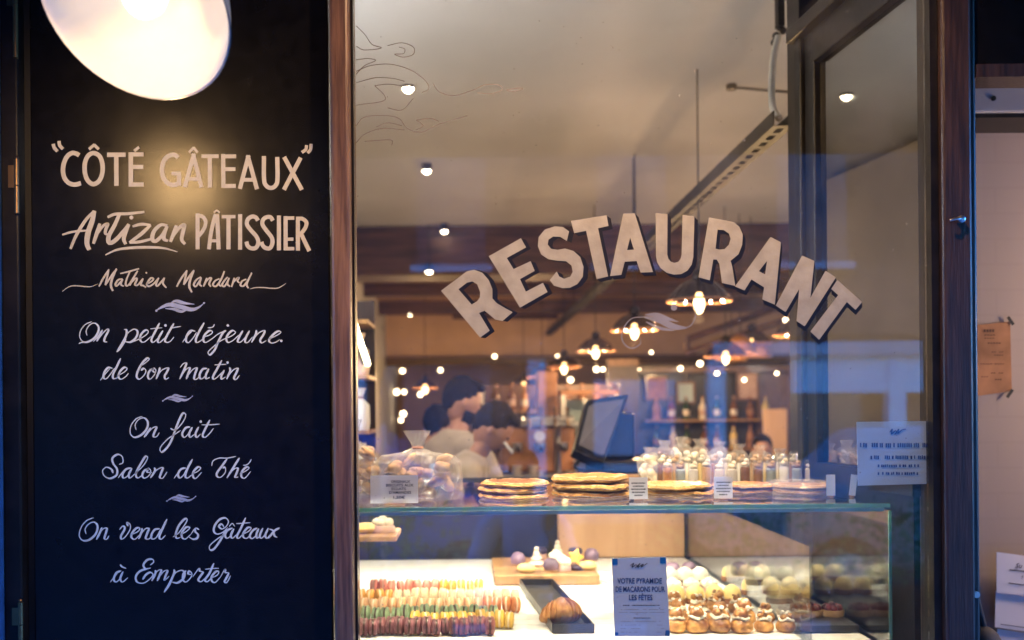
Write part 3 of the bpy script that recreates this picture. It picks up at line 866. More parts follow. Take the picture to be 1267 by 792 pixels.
pendant(671, 466, 9.6, 'fifth pendant lamp of the receding row, right of the cook heads')
pendant(648, 477, 11, 'farthest pendant lamp of the receding row, smallest of the line')
pendant(526, 480, 11, 'small pendant lamp above the dark jacketed person', bulb=.026)
pendant(898, 441, 7.6, 'pendant lamp among copper shades below the gap between A and N', rad=.15)
pendant(991, 414, 5.3, 'pendant lamp half behind the final T of the lettering', rad=.13)
pendant(930, 425, 8.0, 'dim pendant lamp right of the copper shades', rad=.15, bulb=.012)

def spot(px, py, d, label, r=.026, m='bulb_spot'):
    p = W(px, py, d); t = thing('ceiling_spotlight', label, 'spotlight', p, group='small bright spotlights')
    zt = top_of(d) - p.z if d < 13 else .02
    b = MB(); b.ball((0, 0, 0), r, 12, 8); b.build('bulb', m, t, local=True, smooth=True)
    b = MB(); b.lathe([(r * 1.15, -r * .35), (r * 1.2, r * 2), (r * .5, r * 2.3)], seg=18, capb=False)
    if 0 < zt < .9: b.tube([(0, 0, r * 2), (0, 0, zt)], .005, 6)
    b.build('housing', 'metal_dark', t, local=True, smooth=True)
SP = [(467, 2, 3.8, 'spotlight at the top edge of the window, nearest on the ceiling'), (505, 108, 4.7, 'spotlight amid the faint scrollwork drawing'),
 (528, 210, 6.2, 'spotlight on the grey ceiling right below the scrollwork'), (550, 285, 8.2, 'spotlight over the top edge of the timber beam'),
 (531, 335, 8.25, 'spotlight under the bottom edge of the timber beam'), (507, 388, 12, 'spotlight on the rear ceiling left of the letter R'),
 (471, 408, 12.5, 'spotlight on the tan bulkhead, leftmost of the two there')]
for s_ in SP: spot(*s_)
BK = [(498, 459, 15, 'small bulb high on the back wall above the jars', .05), (545, 458, 15, 'small bulb on the back wall above the bearded person', .05), (491, 485, 14, 'left bulb of the close pair on the back wall', .045),
 (500, 485, 14, 'right bulb of the close pair on the back wall', .05), (520, 488, 13.5, 'small bulb beside the far pendant above the dark jacket', .04), (499, 512, 14, 'upper bulb of the bright wall cluster', .055), (496, 520, 14, 'lower bulb of the bright wall cluster', .05),
 (738, 457, 9.5, 'left lamp of the twin downlight behind the row of pendants', .033), (746, 457, 9.5, 'right lamp of the twin downlight behind the row of pendants', .033), (706, 470, 10, 'single bulb below the twin downlight', .035), (632, 516, 8, 'bulb behind the white phone', .03),
 (648, 518, 8, 'small bulb above the tap tower', .02), (866, 450, 9, 'round bulb left of the copper shades', .034), (887, 462, 9, 'tiny reddish bulb under the copper shades', .02), (972, 396, 7, 'upper bulb left of the final T', .028), (791, 457, 9, 'tiny dim bulb on the dark partition', .012)]
MORE = [(612, 441, 11, 'above the bearded cook, left of the pendant row', .026), (626, 486, 12, 'just right of the bearded cook head', .03), (690, 441, 10, 'over the fourth pendant', .022), (719, 489, 11, 'between the pendant row and the twin downlight', .028), (762, 480, 9.1, 'on the black partition above the till screen', .02),
        (806, 436, 9.1, 'over the left picture on the cabinet', .024), (842, 456, 9.1, 'over the middle picture on the cabinet', .022), (921, 470, 9.1, 'under the copper shades, above the right picture', .026), (946, 431, 9.0, 'right of the copper shades', .022), (961, 462, 9.0, 'above the orange board', .026), (672, 497, 7.8, 'between the bottles behind the phone', .018), (566, 446, 13, 'on the rear wall over the bearded cook', .03)]
BK += [(px, py, d, 'small amber bulb ' + lb, r) for px, py, d, lb, r in MORE]
for px, py, d, lb, r in BK:
    p = W(px, py, d); t = thing('wall_bulb', lb, 'bulb', p, group='bare bulbs in the back of the room')
    r *= random.uniform(.45, .85)
    MB().ball((0, 0, 0), r, 10, 7).build('bulb', 'bulb_white', t, local=True, smooth=True)
    MB().lathe([(r * .5, r * .8), (r * .5, r * 1.8), (r * .2, r * 2)], seg=10).build('socket', 'brass', t, local=True, smooth=True)
# unseen globe lamps added as fill light for the room and the entrance
def globe(loc, r, e, label):
    t = thing('fill_globe_lamp', label, 'lamp', loc, group='opal globe lamps added out of view')
    MB().ball((0, 0, 0), r, 20, 14).build('globe', e, t, local=True, smooth=True)
    MB().tube([(0, 0, r * .95), (0, 0, CEIL - loc[2])], .006, 8).build('cord', 'black_plastic', t, local=True)
emission('opal_fill', (1.0, .94, .86), 8)
globe((3.2, 3.5, 2.30), .12, 'opal_fill', 'opal globe lamp over the first table right of the counter')
globe((3.4, 6.6, 2.0), .075, 'opal_fill', 'opal globe lamp over the second table right of the counter')
globe((-.95, 3.4, 2.4), .13, 'opal_fill', 'unseen opal globe lamp added as fill light in the corner left of the counter')
globe((4.4, 11.0, 2.35), .10, 'opal_fill', 'unseen opal globe lamp added as fill light in the rear room')
emission('opal_lobby_fill', (1.0, .70, .50), 10)
globe((2.35, 2.6, 1.75), .115, 'opal_lobby_fill', 'unseen opal globe lamp added to light the entrance')

def downlight(x, y, e, aimp, label):  # unseen spotlights added to brighten the case top and the cooks
    t = thing('ceiling_spotlight', label, 'spotlight', (x, y, CEIL - .10), group='small bright spotlights')
    a = (Vector(aimp) - Vector(t.location)).normalized(); q = a.to_track_quat('Z', 'Y'); M = q.to_matrix().to_4x4()
    MB().lathe([(.03, -.07), (.04, -.06), (.042, .05)], seg=20, M=M, capt=False).build('housing', 'black_plastic', t, local=True, smooth=True)
    MB().lathe([(.002, .02), (.034, .02)], seg=20, M=M, capb=False, capt=False).build('bulb', 'bulb_white', t, local=True)
    MB().tube([(0, 0, 0.02), (0, 0, .0995)], .012, 8).build('mount', 'black_plastic', t, local=True)
    l = bpy.data.lights.new('down_light', 'SPOT'); l.energy = e * KL; l.color = (1, .74, .48); l.spot_size = R(50); l.spot_blend = .7; l.shadow_soft_size = .03
    o = bpy.data.objects.new('down_light', l); COL.objects.link(o); o.parent = t; o.location = a * .055; o.rotation_euler = (-a).to_track_quat('Z', 'Y').to_euler()
for k, (x, tx) in enumerate(((-.35, -.1), (.25, .15), (.55, .38), (.95, .65))): downlight(x, 2.40 + .02 * k, 17, (tx, 2.72, 1.33), f'black spotlight turned down to the cake case, {ORD[k]} from the left above the frame')
downlight(-.80, 4.2, 16, (-.05, 4.95, 1.35), 'added black spotlight brightening the two cooks, hidden behind the sign door')
# ceiling track (perforated cable tray), its rods and the white cable
trk = thing('cable_tray', 'perforated grey cable tray running back under the ceiling', 'cable tray', W(970, 148, 3.3))
zt = W(970, 148, 3.3).z; xt = W(970, 148, 3.3).x
b = MB(); y0, y1 = 3.3, 12.9
b.box(xt - .035, xt - .031, y0, y1, zt - .02, zt + .03); b.box(xt + .031, xt + .035, y0, y1, zt - .02, zt + .03)
b.build('side_rail', 'galvanised', trk)
b = MB(); n = 110
b.box(xt - .031, xt - .012, y0, y1, zt - .02, zt - .017); b.box(xt + .012, xt + .031, y0, y1, zt - .02, zt - .017)
for i in range(n): yy = y0 + (y1 - y0) * i / n; b.box(xt - .012, xt + .012, yy, yy + .035, zt - .0195, zt - .0172)
b.build('tray_bottom', 'galvanised', trk)
for yy in (6.0, 9.5):
    MB().tube([(xt - .036, yy, zt + .03), (xt - .036, yy, CEIL)], .005, 6).build('hanger_rod', 'galvanised', trk)
MB().tube([W(905, 108, 4.72), W(1000, 116, 4.6)], .006, 6).build('wall_rod', 'galvanised', trk)
MB().lathe([(.025, 0), (.025, .03), (.01, .04)], W(905, 108, 4.72) - Vector((0, 0, .012)), 12).build('rod_anchor', 'metal_dark', trk)
cb = thing('ceiling_cable', 'white flexible conduit hanging from a dark ceiling clamp to the tray', 'cable', W(962, 40, 3.75))
MB().tube(catmull([W(963, 45, 3.62), W(957, 70, 3.6), W(955, 105, 3.5), W(956, 132, 3.42), W(964, 147, 3.36)], 8), .012, 10).build('conduit', 'white_cable', cb, smooth=True)
b = MB(); 
for dx, dz in ((0, 0), (-.014, -.03), (.012, -.012), (-.02, -.055)): b.ball(W(965, 34, 3.64) + Vector((dx, 0, dz)), .014, 10, 7)
b.box(W(965, 34, 3.64).x - .012, W(965, 34, 3.64).x + .012, 3.62, 3.66, W(965, 34, 3.64).z, CEIL); b.build('clamp', 'metal_dark', cb, smooth=True)

# ------------------------------------------------------------------ glazed side screen between room and entrance
sd = Vector((-.085, 1, 0)).normalized(); sn = Vector((sd.y, -sd.x, 0)); S0 = Vector((1.012, FY + .055, 0))
MS = Matrix.Translation(S0) @ Matrix(((sd.x, sn.x, 0, 0), (sd.y, sn.y, 0, 0), (0, 0, 1, 0), (0, 0, 0, 1)))
ss = thing('side_screen', 'dark framed glass side screen mirroring the ceiling beside the right post', 'glass screen', S0)
MB().box(.0, .50, -.004, .004, EYE - .155, EYE + .93, M=MS).build('pane', 'mirror_glass', ss)
MB().box(.501, .56, -.022, .035, EYE - .205, EYE + 1.02, M=MS).build('stile', 'dark_frame', ss, bevel=.004)
MB().box(.561, .60, -.035, .03, EYE - .205, EYE + 1.02, M=MS).build('stile', 'dark_frame', ss, bevel=.004)
MB().box(-.0, .50, -.025, .03, EYE + .931, EYE + 1.02, M=MS).build('top_rail', 'dark_frame', ss, bevel=.004)
MB().box(-.0, .62, -.05, .05, EYE + 1.0205, EYE + 1.06, M=MS).build('cornice', 'dark_frame', ss, bevel=.004)
MB().box(-.0, .50, -.025, .03, EYE - .205, EYE - .1555, M=MS).build('bottom_rail', 'dark_frame', ss)
MB().box(1.012, 1.03, FY + .105, 2.968, 0, EYE - .207).build('low_panel', 'dark_frame', ss)
# entrance lobby
tag(MB().box(.985, 1.50, 2.97, 3.08, 0, CEIL).build('lobby_wall', 'dark_frame'), 'dark painted lobby wall behind the glass side screen', 'wall')
tag(MB().box(1.502, 2.7, 2.975, 3.08, 0, CEIL).build('brick_wall', 'whitewash_brick'), 'whitewashed brick wall inside the entrance at the right', 'wall')
tag(MB().box(2.62, 2.7, FY + .1, 2.974, 0, CEIL).build('lobby_wall', 'plaster_white'), 'plain plaster side wall of the entrance', 'wall')
ac = thing('wall_unit', 'white boxed air unit high on the whitewashed brick wall', 'air conditioner', W(1240, 120, 2.9))
x0, x1 = W(1203, 120, 2.8).x, W(1203, 120, 2.8).x + .7; z0, z1 = W(1215, 139, 2.8).z, W(1215, 94, 2.8).z
MB().box(x0, x1, 2.80, 2.972, z0, z1).build('cover', 'ac_white', ac, bevel=.006)
MB().box(x0 + .01, x1 - .01, 2.81, 2.972, z0 - .012, z0 - .001).build('louvre', 'metal_dark', ac)
MB().lathe([(.007, 0), (.007, .003)], W(1229, 122, 2.799), 12, M=Matrix.Rotation(R(90), 4, 'X')).build('sensor', 'black_plastic', ac)
def quad_sheet(name, corners, d, m, label, cat, th=.0015):
    ctr = sum(((W(*c, d)) for c in corners), Vector()) / 4
    t = thing(name, label, cat, ctr)
    b = MB(); f = [b.bm.verts.new(W(*c, d)) for c in corners]; k = [b.bm.verts.new(W(*c, d) + Vector((0, th, 0))) for c in corners]
    b.bm.faces.new(f); b.bm.faces.new(k[::-1])
    for i in range(4): b.bm.faces.new((f[i], k[i], k[(i + 1) % 4], f[(i + 1) % 4]))
    b.build('sheet', m, t); return t
def rule(b, x0, x1, y, h, d, slope=0): 
    vs = [b.bm.verts.new(W(x, y + (x - x0) * slope + dy, d)) for x, dy in ((x0, 0), (x1, 0), (x1, h), (x0, h))]; b.bm.faces.new(vs)
kp = quad_sheet('kraft_poster', [(1209, 402), (1250, 398), (1252, 484), (1209, 490)], 2.968, 'paper_kraft', 'brown kraft paper menu taped on the whitewashed brick wall', 'poster')
b = MB(); dd = 2.966
for (x, y, w_, h) in ((1217, 408, 14, 3.4), (1218, 414.5, 14, 1.4), (1218, 418.5, 13, 1.2), (1222, 424.5, 17, 1.6), (1227, 436, 15, 1), (1227, 440, 15, 1), (1213, 450, 30, 1), (1226, 462, 16, 1.2), (1214, 466, 12, 1), (1231, 470, 9, 1.6)):
    n = max(2, int(w_ / 3)); 
    for i in range(n):
        if random.random() < .85: rule(b, x + i * w_ / n, x + i * w_ / n + w_ / n * .75, y - (x - 1209) * .05, h, dd, -.06)
b.build('lettering', 'ink_brown', kp)
for (cx, cyy, a) in ((1250.5, 397, 55), (1249.5, 487, -55)):
    b = MB(); ca, sa = math.cos(R(a)), math.sin(R(a)); c = [(-6, -2), (6, -2), (6, 2), (-6, 2)]
    b.bm.faces.new([b.bm.verts.new(W(cx + x * ca - y * sa, cyy + x * sa + y * ca, 2.9645)) for x, y in c]); b.build('tape', 'rubber', kp)
p1 = quad_sheet('notice_sheet', [(1233, 683), (1300, 692), (1300, 741), (1233, 733)], 2.93, 'paper_white', 'white notice with black ruled heading, upper of the two beside the door', 'notice')
b = MB(); text_mesh(b, 'Su', 1256, 703, 6, 2.928, .01, 'LEFT', slant=.3); rule(b, 1249, 1300, 704.5, 1.3, 2.928, .1); rule(b, 1248, 1300, 721, 1.2, 2.928, .12); text_mesh(b, 'S', 1263, 716, 4, 2.928, 0, 'LEFT', slant=.3); b.build('lettering', 'ink', p1)
p2 = quad_sheet('notice_sheet', [(1232, 731), (1300, 738), (1300, 786), (1231, 776)], 2.94, 'paper_white', 'blank white notice below the ruled one beside the door', 'notice')
b = MB(); rule(b, 1238, 1300, 772, .9, 2.938, .14); b.build('lettering', 'ink', p2)
p3 = quad_sheet('notice_sheet', [(1234, 778), (1300, 788), (1300, 850), (1233, 850)], 2.95, 'paper_white', 'lowest white notice beside the door cut by the photo edge', 'notice')
b = MB(); b.tube(catmull([W(1206, 735, 2.6), W(1211, 755, 2.6), W(1215, 770, 2.6), W(1217, 782, 2.6), W(1217, 815, 2.6)], 6), [.01] * 20 + [.014] * 5, 8)
b.ball(W(1215, 800, 2.6), (.05, .04, .055), 14, 10); bagc = thing('hanging_bag', 'black bag hanging behind the right door post', 'bag', W(1215, 800, 2.6)); b.build('bag_body', 'rubber', bagc, smooth=True)

# ------------------------------------------------------------------ back of the room
left = thing('shelf_unit', 'pale shelf unit of wrapped packets at the left window edge', 'shelf', (-.62, 4.0, 0))
for z in (1.0, 1.22, 1.44, 1.66, 1.88): MB().box(-.9, -.39, 4.0, 4.3, z, z + .015).build('shelf', 'oak', left)
MB().box(-.92, -.901, 4.0, 4.3, 0, 2.0).build('side', 'oak', left); MB().box(-.9, -.39, 4.30, 4.315, 0, 2.0).build('back', 'dark_wood', left)
PK = [('crockery', 'white'), ('rose', 'pink'), ('paper_blue', 'pale blue'), ('biscuit', 'tan'), ('paper_white', 'bright white')]
for i, z in enumerate((1.015, 1.235, 1.455, 1.675)):
    for k in range(2):
        m, cn = PK[(i * 2 + k) % 5]; x = -.44 - k * .13
        t = thing('wrapped_packet', f'{cn} wrapped packet on the {("lowest", "second", "third", "top")[i]} shelf by the {("window edge", "shelf middle")[k]}', 'packet', (x, 4.06, z), group='wrapped packets on the left shelf')
        b = MB(); b.lathe([(.045, 0), (.05, .03), (.048, .1), (.02, .13), (.035, .17)], seg=12, scal=lambda a, z: 1 + .08 * math.sin(5 * a)); b.build('wrapper', m, t, local=True, smooth=True)
        MB().lathe([(.023, 0), (.026, .006), (.023, .012)], (0, 0, .124), 12).build('tie', 'copper', t, local=True, smooth=True)
tube_a, tube_b = W(434, 388, 3.55), W(455, 450, 4.0)
nl = thing('neon_tube', 'slanting yellow neon tube at the left window edge', 'light tube', tube_a)
MB().tube([tube_a, tube_b], .010, 10).build('glow_tube', 'neon_glow', nl, smooth=True)
MB().tube([tube_a + Vector((-.015, .02, .004)), tube_b + Vector((-.015, .02, .004))], .012, 8).build('bracket', 'metal_dark', nl, smooth=True)

bar = thing('bar_counter', 'dark wooden bar counter behind the two cooks', 'counter', (.5, 6.2, 0))
MB().box(-.3, 1.7, 6.1, 6.7, 1.04, 1.08).build('top', 'dark_wood', bar, bevel=.006); MB().box(-.27, 1.67, 6.15, 6.65, 0, 1.039).build('body', 'dark_frame', bar)
bs = thing('bottle_shelf', 'brown shelves of bottles behind the cooks', 'shelf', (.55, 8.0, 0))
for z in (1.0, 1.25, 1.5): MB().box(.15, 1.2, 7.9, 8.15, z, z + .02).build('shelf', 'oak', bs)
MB().box(.15, 1.2, 8.155, 8.19, .0, 1.72).build('back', 'varnished_wood', bs); MB().box(.13, .149, 7.9, 8.19, 0, 1.72).build('side', 'dark_wood', bs); MB().box(1.201, 1.22, 7.9, 8.19, 0, 1.72).build('side', 'dark_wood', bs)
def bottle(p, m, label, grp, k=1):
    t = thing('bottle', label, 'bottle', p, group=grp)
    b = MB().lathe([(.036 * k, 0), (.038 * k, .01), (.038 * k, .13 * k), (.030 * k, .155 * k), (.013 * k, .18 * k), (.013 * k, .225 * k)], seg=12); b.build('body', m, t, local=True, smooth=True)
    MB().lathe([(.0385 * k, .04 * k), (.0385 * k, .10 * k)], seg=12, capb=False, capt=False).build('label', random.choice(('crockery', 'paper_kraft', 'rose')), t, local=True, smooth=True)
    MB().lathe([(.0145 * k, .222 * k), (.0145 * k, .24 * k)], seg=10).build('cap', 'copper', t, local=True)
row = ('bottom', 'middle', 'top')
for i, z in enumerate((1.02, 1.27, 1.52)):
    for k in range(9):
        m = ('bottle_amber', 'bottle_green', 'bottle_amber', 'copper', 'bottle_amber')[(k * 3 + i) % 5]
        bottle((.24 + k * .112 + random.uniform(-.015, .015), 8.0 + random.uniform(-.03, .03), z), m, f'blurred bottle, {ORD[k]} from the left on the {row[i]} back shelf', 'bottles on the back shelf', .85 if z > 1.5 else 1)
pl = MB().box(W(665, 500, 7.2).x, W(690, 500, 7.2).x, 7.2, 7.33, 0, EYE + .26).build('wood_pillar', 'copper', bevel=.01)
tag(pl, 'pale coppery pillar under the farthest pendants', 'pillar')
# tap tower on the bar
c = W(690, 560, 6.3); tt = thing('tap_tower', 'chrome tap tower with a row of taps on the bar', 'tap tower', (c.x, 6.3, 1.08))
b = MB(); b.lathe([(.05, 0), (.05, .012), (.024, .02), (.022, .36), (.03, .37), (.03, .40)], seg=16); b.build('column', 'steel', tt, local=True, smooth=True)
MB().tube([(-.2, 0, .385), (.1, 0, .385)], .022, 12).build('crossbar', 'steel', tt, local=True, smooth=True)
for k in range(4):
    x = -.18 + k * .08; b = MB(); b.tube(catmull([(x, -.02, .385), (x, -.06, .38), (x, -.07, .33)], 5), .008, 8); b.tube([(x, -.03, .40), (x, -.035, .46)], [.007, .012], 8); b.build('tap', 'brass', tt, local=True, smooth=True)
for k, (px, h) in enumerate(((660, .10), (668, .08), (716, .12), (724, .09), (706, .08), (640, .09))):
    c = W(px, 590, 6.2); t = thing('cup_stack', f'stack of pale cups on the bar, {ORD[k]} of the six along it', 'cups', (c.x, 6.25, 1.081), group='cup stacks on the bar')
    b = MB()
    for q in range(int(h / .03)): b.lathe([(.02, q * .034), (.035, q * .034 + .032)], seg=12)
    b.build('cup', 'crockery', t, local=True, smooth=True)
# glass front cabinet and point-of-sale screen
cbx, cbz = W(703, 560, 6.6), W(703, 494, 6.6).z
gc = thing('drinks_cabinet', 'lit glass fronted drinks cabinet behind the till', 'cabinet', (cbx.x + .13, 6.6, 1.08))
xx0, xx1 = W(700, 500, 6.8).x, W(760, 500, 6.8).x
MB().box(xx0, xx1, 7.05, 7.08, 1.0, cbz).build('back', 'paper_pale', gc); MB().box(xx0 - .03, xx0 - .001, 6.8, 7.08, 0, cbz + .03).build('side', 'steel', gc); MB().box(xx1 + .001, xx1 + .03, 6.8, 7.08, 0, cbz + .03).build('side', 'steel', gc)
MB().box(xx0 - .03, xx1 + .03, 6.8, 7.08, cbz + .031, cbz + .06).build('top', 'copper', gc); MB().box(xx0, xx1, 6.80, 6.806, 1.0, cbz).build('door', 'case_glass', gc)
MB().box(xx0 + .12, xx0 + .14, 6.79, 6.799, 1.0, cbz).build('door_frame', 'steel', gc); MB().box(xx0, xx1, 6.81, 7.049, 0, .999).build('base', 'dark_frame', gc)
for k in range(3): bottle((xx0 + .07 + .09 * k, 6.95, 1.14), 'bottle_green', f'green bottle inside the drinks cabinet, {ORD[k]} from its left side', 'bottles inside the drinks cabinet', 1.1)
MB().box(xx0, xx1, 6.85, 7.049, 1.12, 1.135).build('shelf', 'steel', gc)
po = thing('till_screen', 'tilted till screen on a black stand at the counter end', 'till', W(742, 580, 3.85))
A, B_, C_, D_ = W(714, 553, 3.78), W(728, 498, 3.95), W(775, 491, 3.95), W(747, 568, 3.78)
b = MB(); nrm = (B_ - A).cross(D_ - A).normalized(); nrm = nrm if nrm.y < 0 else -nrm
def slab(b, cs, n, th):
    f = [b.bm.verts.new(c) for c in cs]; k = [b.bm.verts.new(c - n * th) for c in cs]; b.bm.faces.new(f); b.bm.faces.new(k[::-1])
    for i in range(4): b.bm.faces.new((f[i], k[i], k[(i + 1) % 4], f[(i + 1) % 4]))
ctr = (A + B_ + C_ + D_) / 4
slab(b, [ctr + (p - ctr) * 1.12 for p in (A, B_, C_, D_)], nrm, .05); b.build('casing', 'black_plastic', po, bevel=.006)
b = MB(); slab(b, [p + nrm * .002 for p in (ctr + (A - ctr) * .92, ctr + (B_ - ctr) * .92, ctr + (C_ - ctr) * .92, ctr + (D_ - ctr) * .92)], nrm, .002); b.build('screen', 'screen', po)
b = MB(); q = W(757, 575, 3.9); b.box(q.x - .11, q.x + .14, 3.82, 4.1, 1.2, q.z + .02); b.box(q.x - .02, q.x + .09, 3.9, 4.0, q.z + .021, ctr.z + .05); b.build('stand', 'black_plastic', po, bevel=.01)
b = MB(); b.tube(catmull([W(716, 570, 3.8), W(712, 578, 3.75), W(725, 583, 3.75), W(760, 583, 3.75)], 6), .007, 8); b.build('cable', 'rubber', po, smooth=True)
wk = thing('work_counter', 'dark staff counter behind the cake case', 'counter', (.2, 4.0, 0))
MB().box(-.3, 1.5, 3.80, 4.30, 1.17, 1.20).build('top', 'slate', wk); MB().box(-.28, 1.48, 3.83, 4.28, 0, 1.169).build('body', 'dark_frame', wk)
# rear furniture right of the till
cab = thing('wood_cabinet', 'dark wooden wall cabinet with panelled doors right of the till', 'cabinet', (2.2, 9.3, 0))
MB().box(1.35, 4.6, 9.3, 9.7, 0, EYE + .38).build('carcass', 'dark_wood', cab)
for k in range(5):
    x = 1.42 + k * .62; MB().box(x, x + .55, 9.27, 9.299, .1, EYE + .30).build('door', ('cabinet_blue', 'cabinet_blue', 'varnished_wood', 'dark_wood', 'varnished_wood')[k], cab, bevel=.01)
MB().box(1.35, 4.6, 9.22, 9.298, EYE + .31, EYE + .36).build('cornice', 'varnished_wood', cab)
tag(MB().box(W(945, 500, 8.6).x, W(974, 500, 8.6).x, 8.6, 8.64, 1.0, EYE - .03).build('wood_board', 'birch_panel', bevel=.008), 'orange brown wooden board standing right of the seated guest', 'board')
dk = thing('dark_screen', 'black upright partition right of the till', 'partition', (1.3, 8.9, 0))
MB().box(W(752, 500, 8.9).x, W(790, 500, 8.9).x, 8.9, 8.96, 0, EYE + .42).build('panel', 'dark_wood', dk); MB().box(W(752, 500, 8.9).x, W(790, 500, 8.9).x, 8.88, 8.899, EYE + .36, EYE + .42).build('rail', 'varnished_wood', dk)
for k, (px, d) in enumerate(((916, 7.9), (935, 8.3), (905, 8.5))):
    p = W(px, 428 + k * 5, d); t = thing('copper_shade', f'unlit copper lamp shade, {("left", "right", "rear")[k]} one of the cluster beside the lit pendant', 'lamp shade', p, group='unlit copper shades')
    MB().lathe([(.13, -.06), (.12, -.02), (.07, .06), (.02, .10)], seg=24, capb=False).build('shade', 'copper', t, local=True, smooth=True); MB().tube([(0, 0, .1), (0, 0, top_of(d) - p.z)], .004, 6).build('cord', 'black_plastic', t, local=True)
b = MB()
for a, c in (((850, 420, 9), (955, 383, 9)), ((850, 420, 9), (850, 436, 9)), ((850, 437, 9), (985, 392, 8)), ((690, 392, 12.2), (560, 392, 12.2))): b.tube([W(*a), W(*c)], .03, 8)
tag(b.build('ceiling_duct', 'beam_wood'), 'brown angled frame hanging under the rear ceiling below the letter A', 'frame')

# bulbs along the left wall: hidden by the sign door, seen only mirrored in the glass side screen
for px, py, d, lb in ((1098, 318, 6.3, 'bare bulb on the left wall mirrored highest in the side screen'), (1135, 420, 6.0, 'bare bulb on the left wall mirrored beside the right post'), (1090, 450, 6.6, 'bare bulb on the left wall mirrored above the window notice'), (1092, 482, 6.8, 'lowest bare bulb on the left wall mirrored in the side screen')):
    v = W(px, py, d) - S0; p = S0 + v - 2 * v.dot(sn) * sn; p.x = max(p.x, -1.22)
    t = thing('wall_bulb', lb, 'bulb', p, group='bare bulbs in the back of the room')
    MB().ball((0, 0, 0), .038, 12, 8).build('bulb', 'bulb_spot', t, local=True, smooth=True); MB().tube([(-.03, 0, 0), (-1.302 - p.x, 0, 0)], .012, 8).build('socket', 'brass', t, local=True)
# shelf of bottles, pictures and a vase on the panelled cabinet, coffee machine on the bar
ws = thing('wall_shelf', 'wooden wall shelf of bottles and jars right of the till', 'shelf', (2.2, 9.1, 1.2))
for z in (1.14, 1.40): MB().box(1.62, 2.75, 9.02, 9.2, z, z + .02).build('shelf', 'oak', ws)
for i, z in enumerate((1.161, 1.421)):
    for k in range(8): bottle((1.70 + k * .14 + random.uniform(-.02, .02), 9.11, z), ('bottle_green', 'bottle_amber', 'copper', 'crockery', 'bottle_amber', 'berry_red', 'bottle_green', 'lemon_cream')[(k * 3 + i * 2) % 8], f'blurred bottle right of the till, {ORD[k]} from the left on the {("lower", "upper")[i]} wall shelf', 'bottles on the wall shelf', .85)
for k, (px, py, wd, hh, m) in enumerate(((812, 480, 22, 26, 'paper_kraft'), (848, 486, 18, 22, 'paper_pale'), (925, 478, 22, 30, 'rose'))):
    p = W(px, py, 9.2); t = thing('picture_frame', f'blurred framed picture on the panelled cabinet, {ORD[k]} from the left', 'picture', p, group='pictures on the cabinet'); a, c = wd * 9.2 / F / 2, hh * 9.2 / F / 2
    b = MB(); b.box(-a - .02, -a, -.02, .01, -c - .02, c + .02); b.box(a, a + .02, -.02, .01, -c - .02, c + .02); b.box(-a, a, -.02, .01, c, c + .02); b.box(-a, a, -.02, .01, -c - .02, -c); b.build('frame', 'varnished_wood', t, local=True)
    MB().box(-a, a, -.008, .009, -c, c).build('picture', m, t, local=True)
cm = thing('coffee_machine', 'copper and chrome coffee machine on the bar behind the cooks', 'coffee machine', (.45, 6.42, 1.081))
MB().box(-.24, .22, -.12, .2, .05, .34).build('body', 'copper', cm, local=True, bevel=.02); MB().box(-.26, .24, -.16, .22, .341, .37).build('cup_rail', 'steel', cm, local=True, bevel=.006); MB().box(-.25, .23, -.2, .2, 0, .045).build('drip_tray', 'steel', cm, local=True, bevel=.006)
for x in (-.14, .0, .14): MB().lathe([(.03, .19), (.034, .2), (.034, .24)], (x, -.16, 0), 16).build('group_head', 'steel', cm, local=True, smooth=True); MB().tube([(x, -.19, .215), (x, -.31, .20)], .011, 8).build('handle', 'black_plastic', cm, local=True, smooth=True)
MB().lathe([(.035, 0), (.035, .01)], (.0, -.121, .28), 16, M=Matrix.Rotation(R(90), 4, 'X')).build('gauge', 'paper_white', cm, local=True)
mat('rim_sugar', (.74, .56, .38), rough=.7, col2=(.48, .25, .10), scale=70, bump=.6, bscale=200)
# ------------------------------------------------------------------ glass cake case
TOP = EYE - .229; DECK = EYE - .55
case = thing('cake_case', 'glass cake display case with green glass edges in the window', 'display case', (.2, 2.34, 0))
XR = .978
MB().box(-.62, XR, 2.349, 3.10, TOP - .010, TOP).build('top_glass', 'case_glass', case)
MB().box(-.62, XR, 2.340, 2.348, TOP - .0095, TOP - .0005).build('glass_edge', 'edge_green', case)
MB().box(-.62, XR - .004, 2.341, 2.347, .93, TOP - .017).build('front_glass', 'case_glass', case)
MB().box(XR - .003, XR + .003, 2.341, 2.347, .93, TOP - .017).build('glass_edge', 'edge_green', case)
MB().box(XR - .002, XR + .004, 2.348, 3.7, .93, TOP - .017).build('end_glass', 'side_glass', case)
MB().box(-.60, XR - .01, 2.353, 2.372, TOP - .014, TOP - .0105).build('light_rail', 'pale_strip', case)
MB().box(-.60, XR - .01, 2.3495, 2.3525, TOP - .0195, TOP - .0108).build('light_lip', 'crockery', case)
MB().box(-.59, XR - .02, 2.357, 2.369, TOP - .018, TOP - .0145).build('light_strip', 'led_glow', case)
MB().box(-.62, XR, 2.341, 3.74, 0, .929).build('base', 'dark_frame', case)
MB().box(-.62, XR, 3.741, 3.76, 0, TOP - .03).build('back_panel', 'case_dark', case)
MB().box(-.60, XR - .01, 2.36, 3.73, .931, DECK - .016).build('deck', 'white_tray', case)
MB().box(-.58, XR - .02, 3.064, 3.096, TOP - .0545, TOP - .0505).build('light_strip', 'led_glow', case)  # rear strip with its rail and lip, added to brighten the wooden board
MB().box(-.62, XR, 3.06, 3.10, TOP - .05, TOP - .0105).build('back_rail', 'black_plastic', case)
MB().box(-.62, XR, 3.053, 3.0595, TOP - .064, TOP - .0105).build('back_lip', 'black_plastic', case)
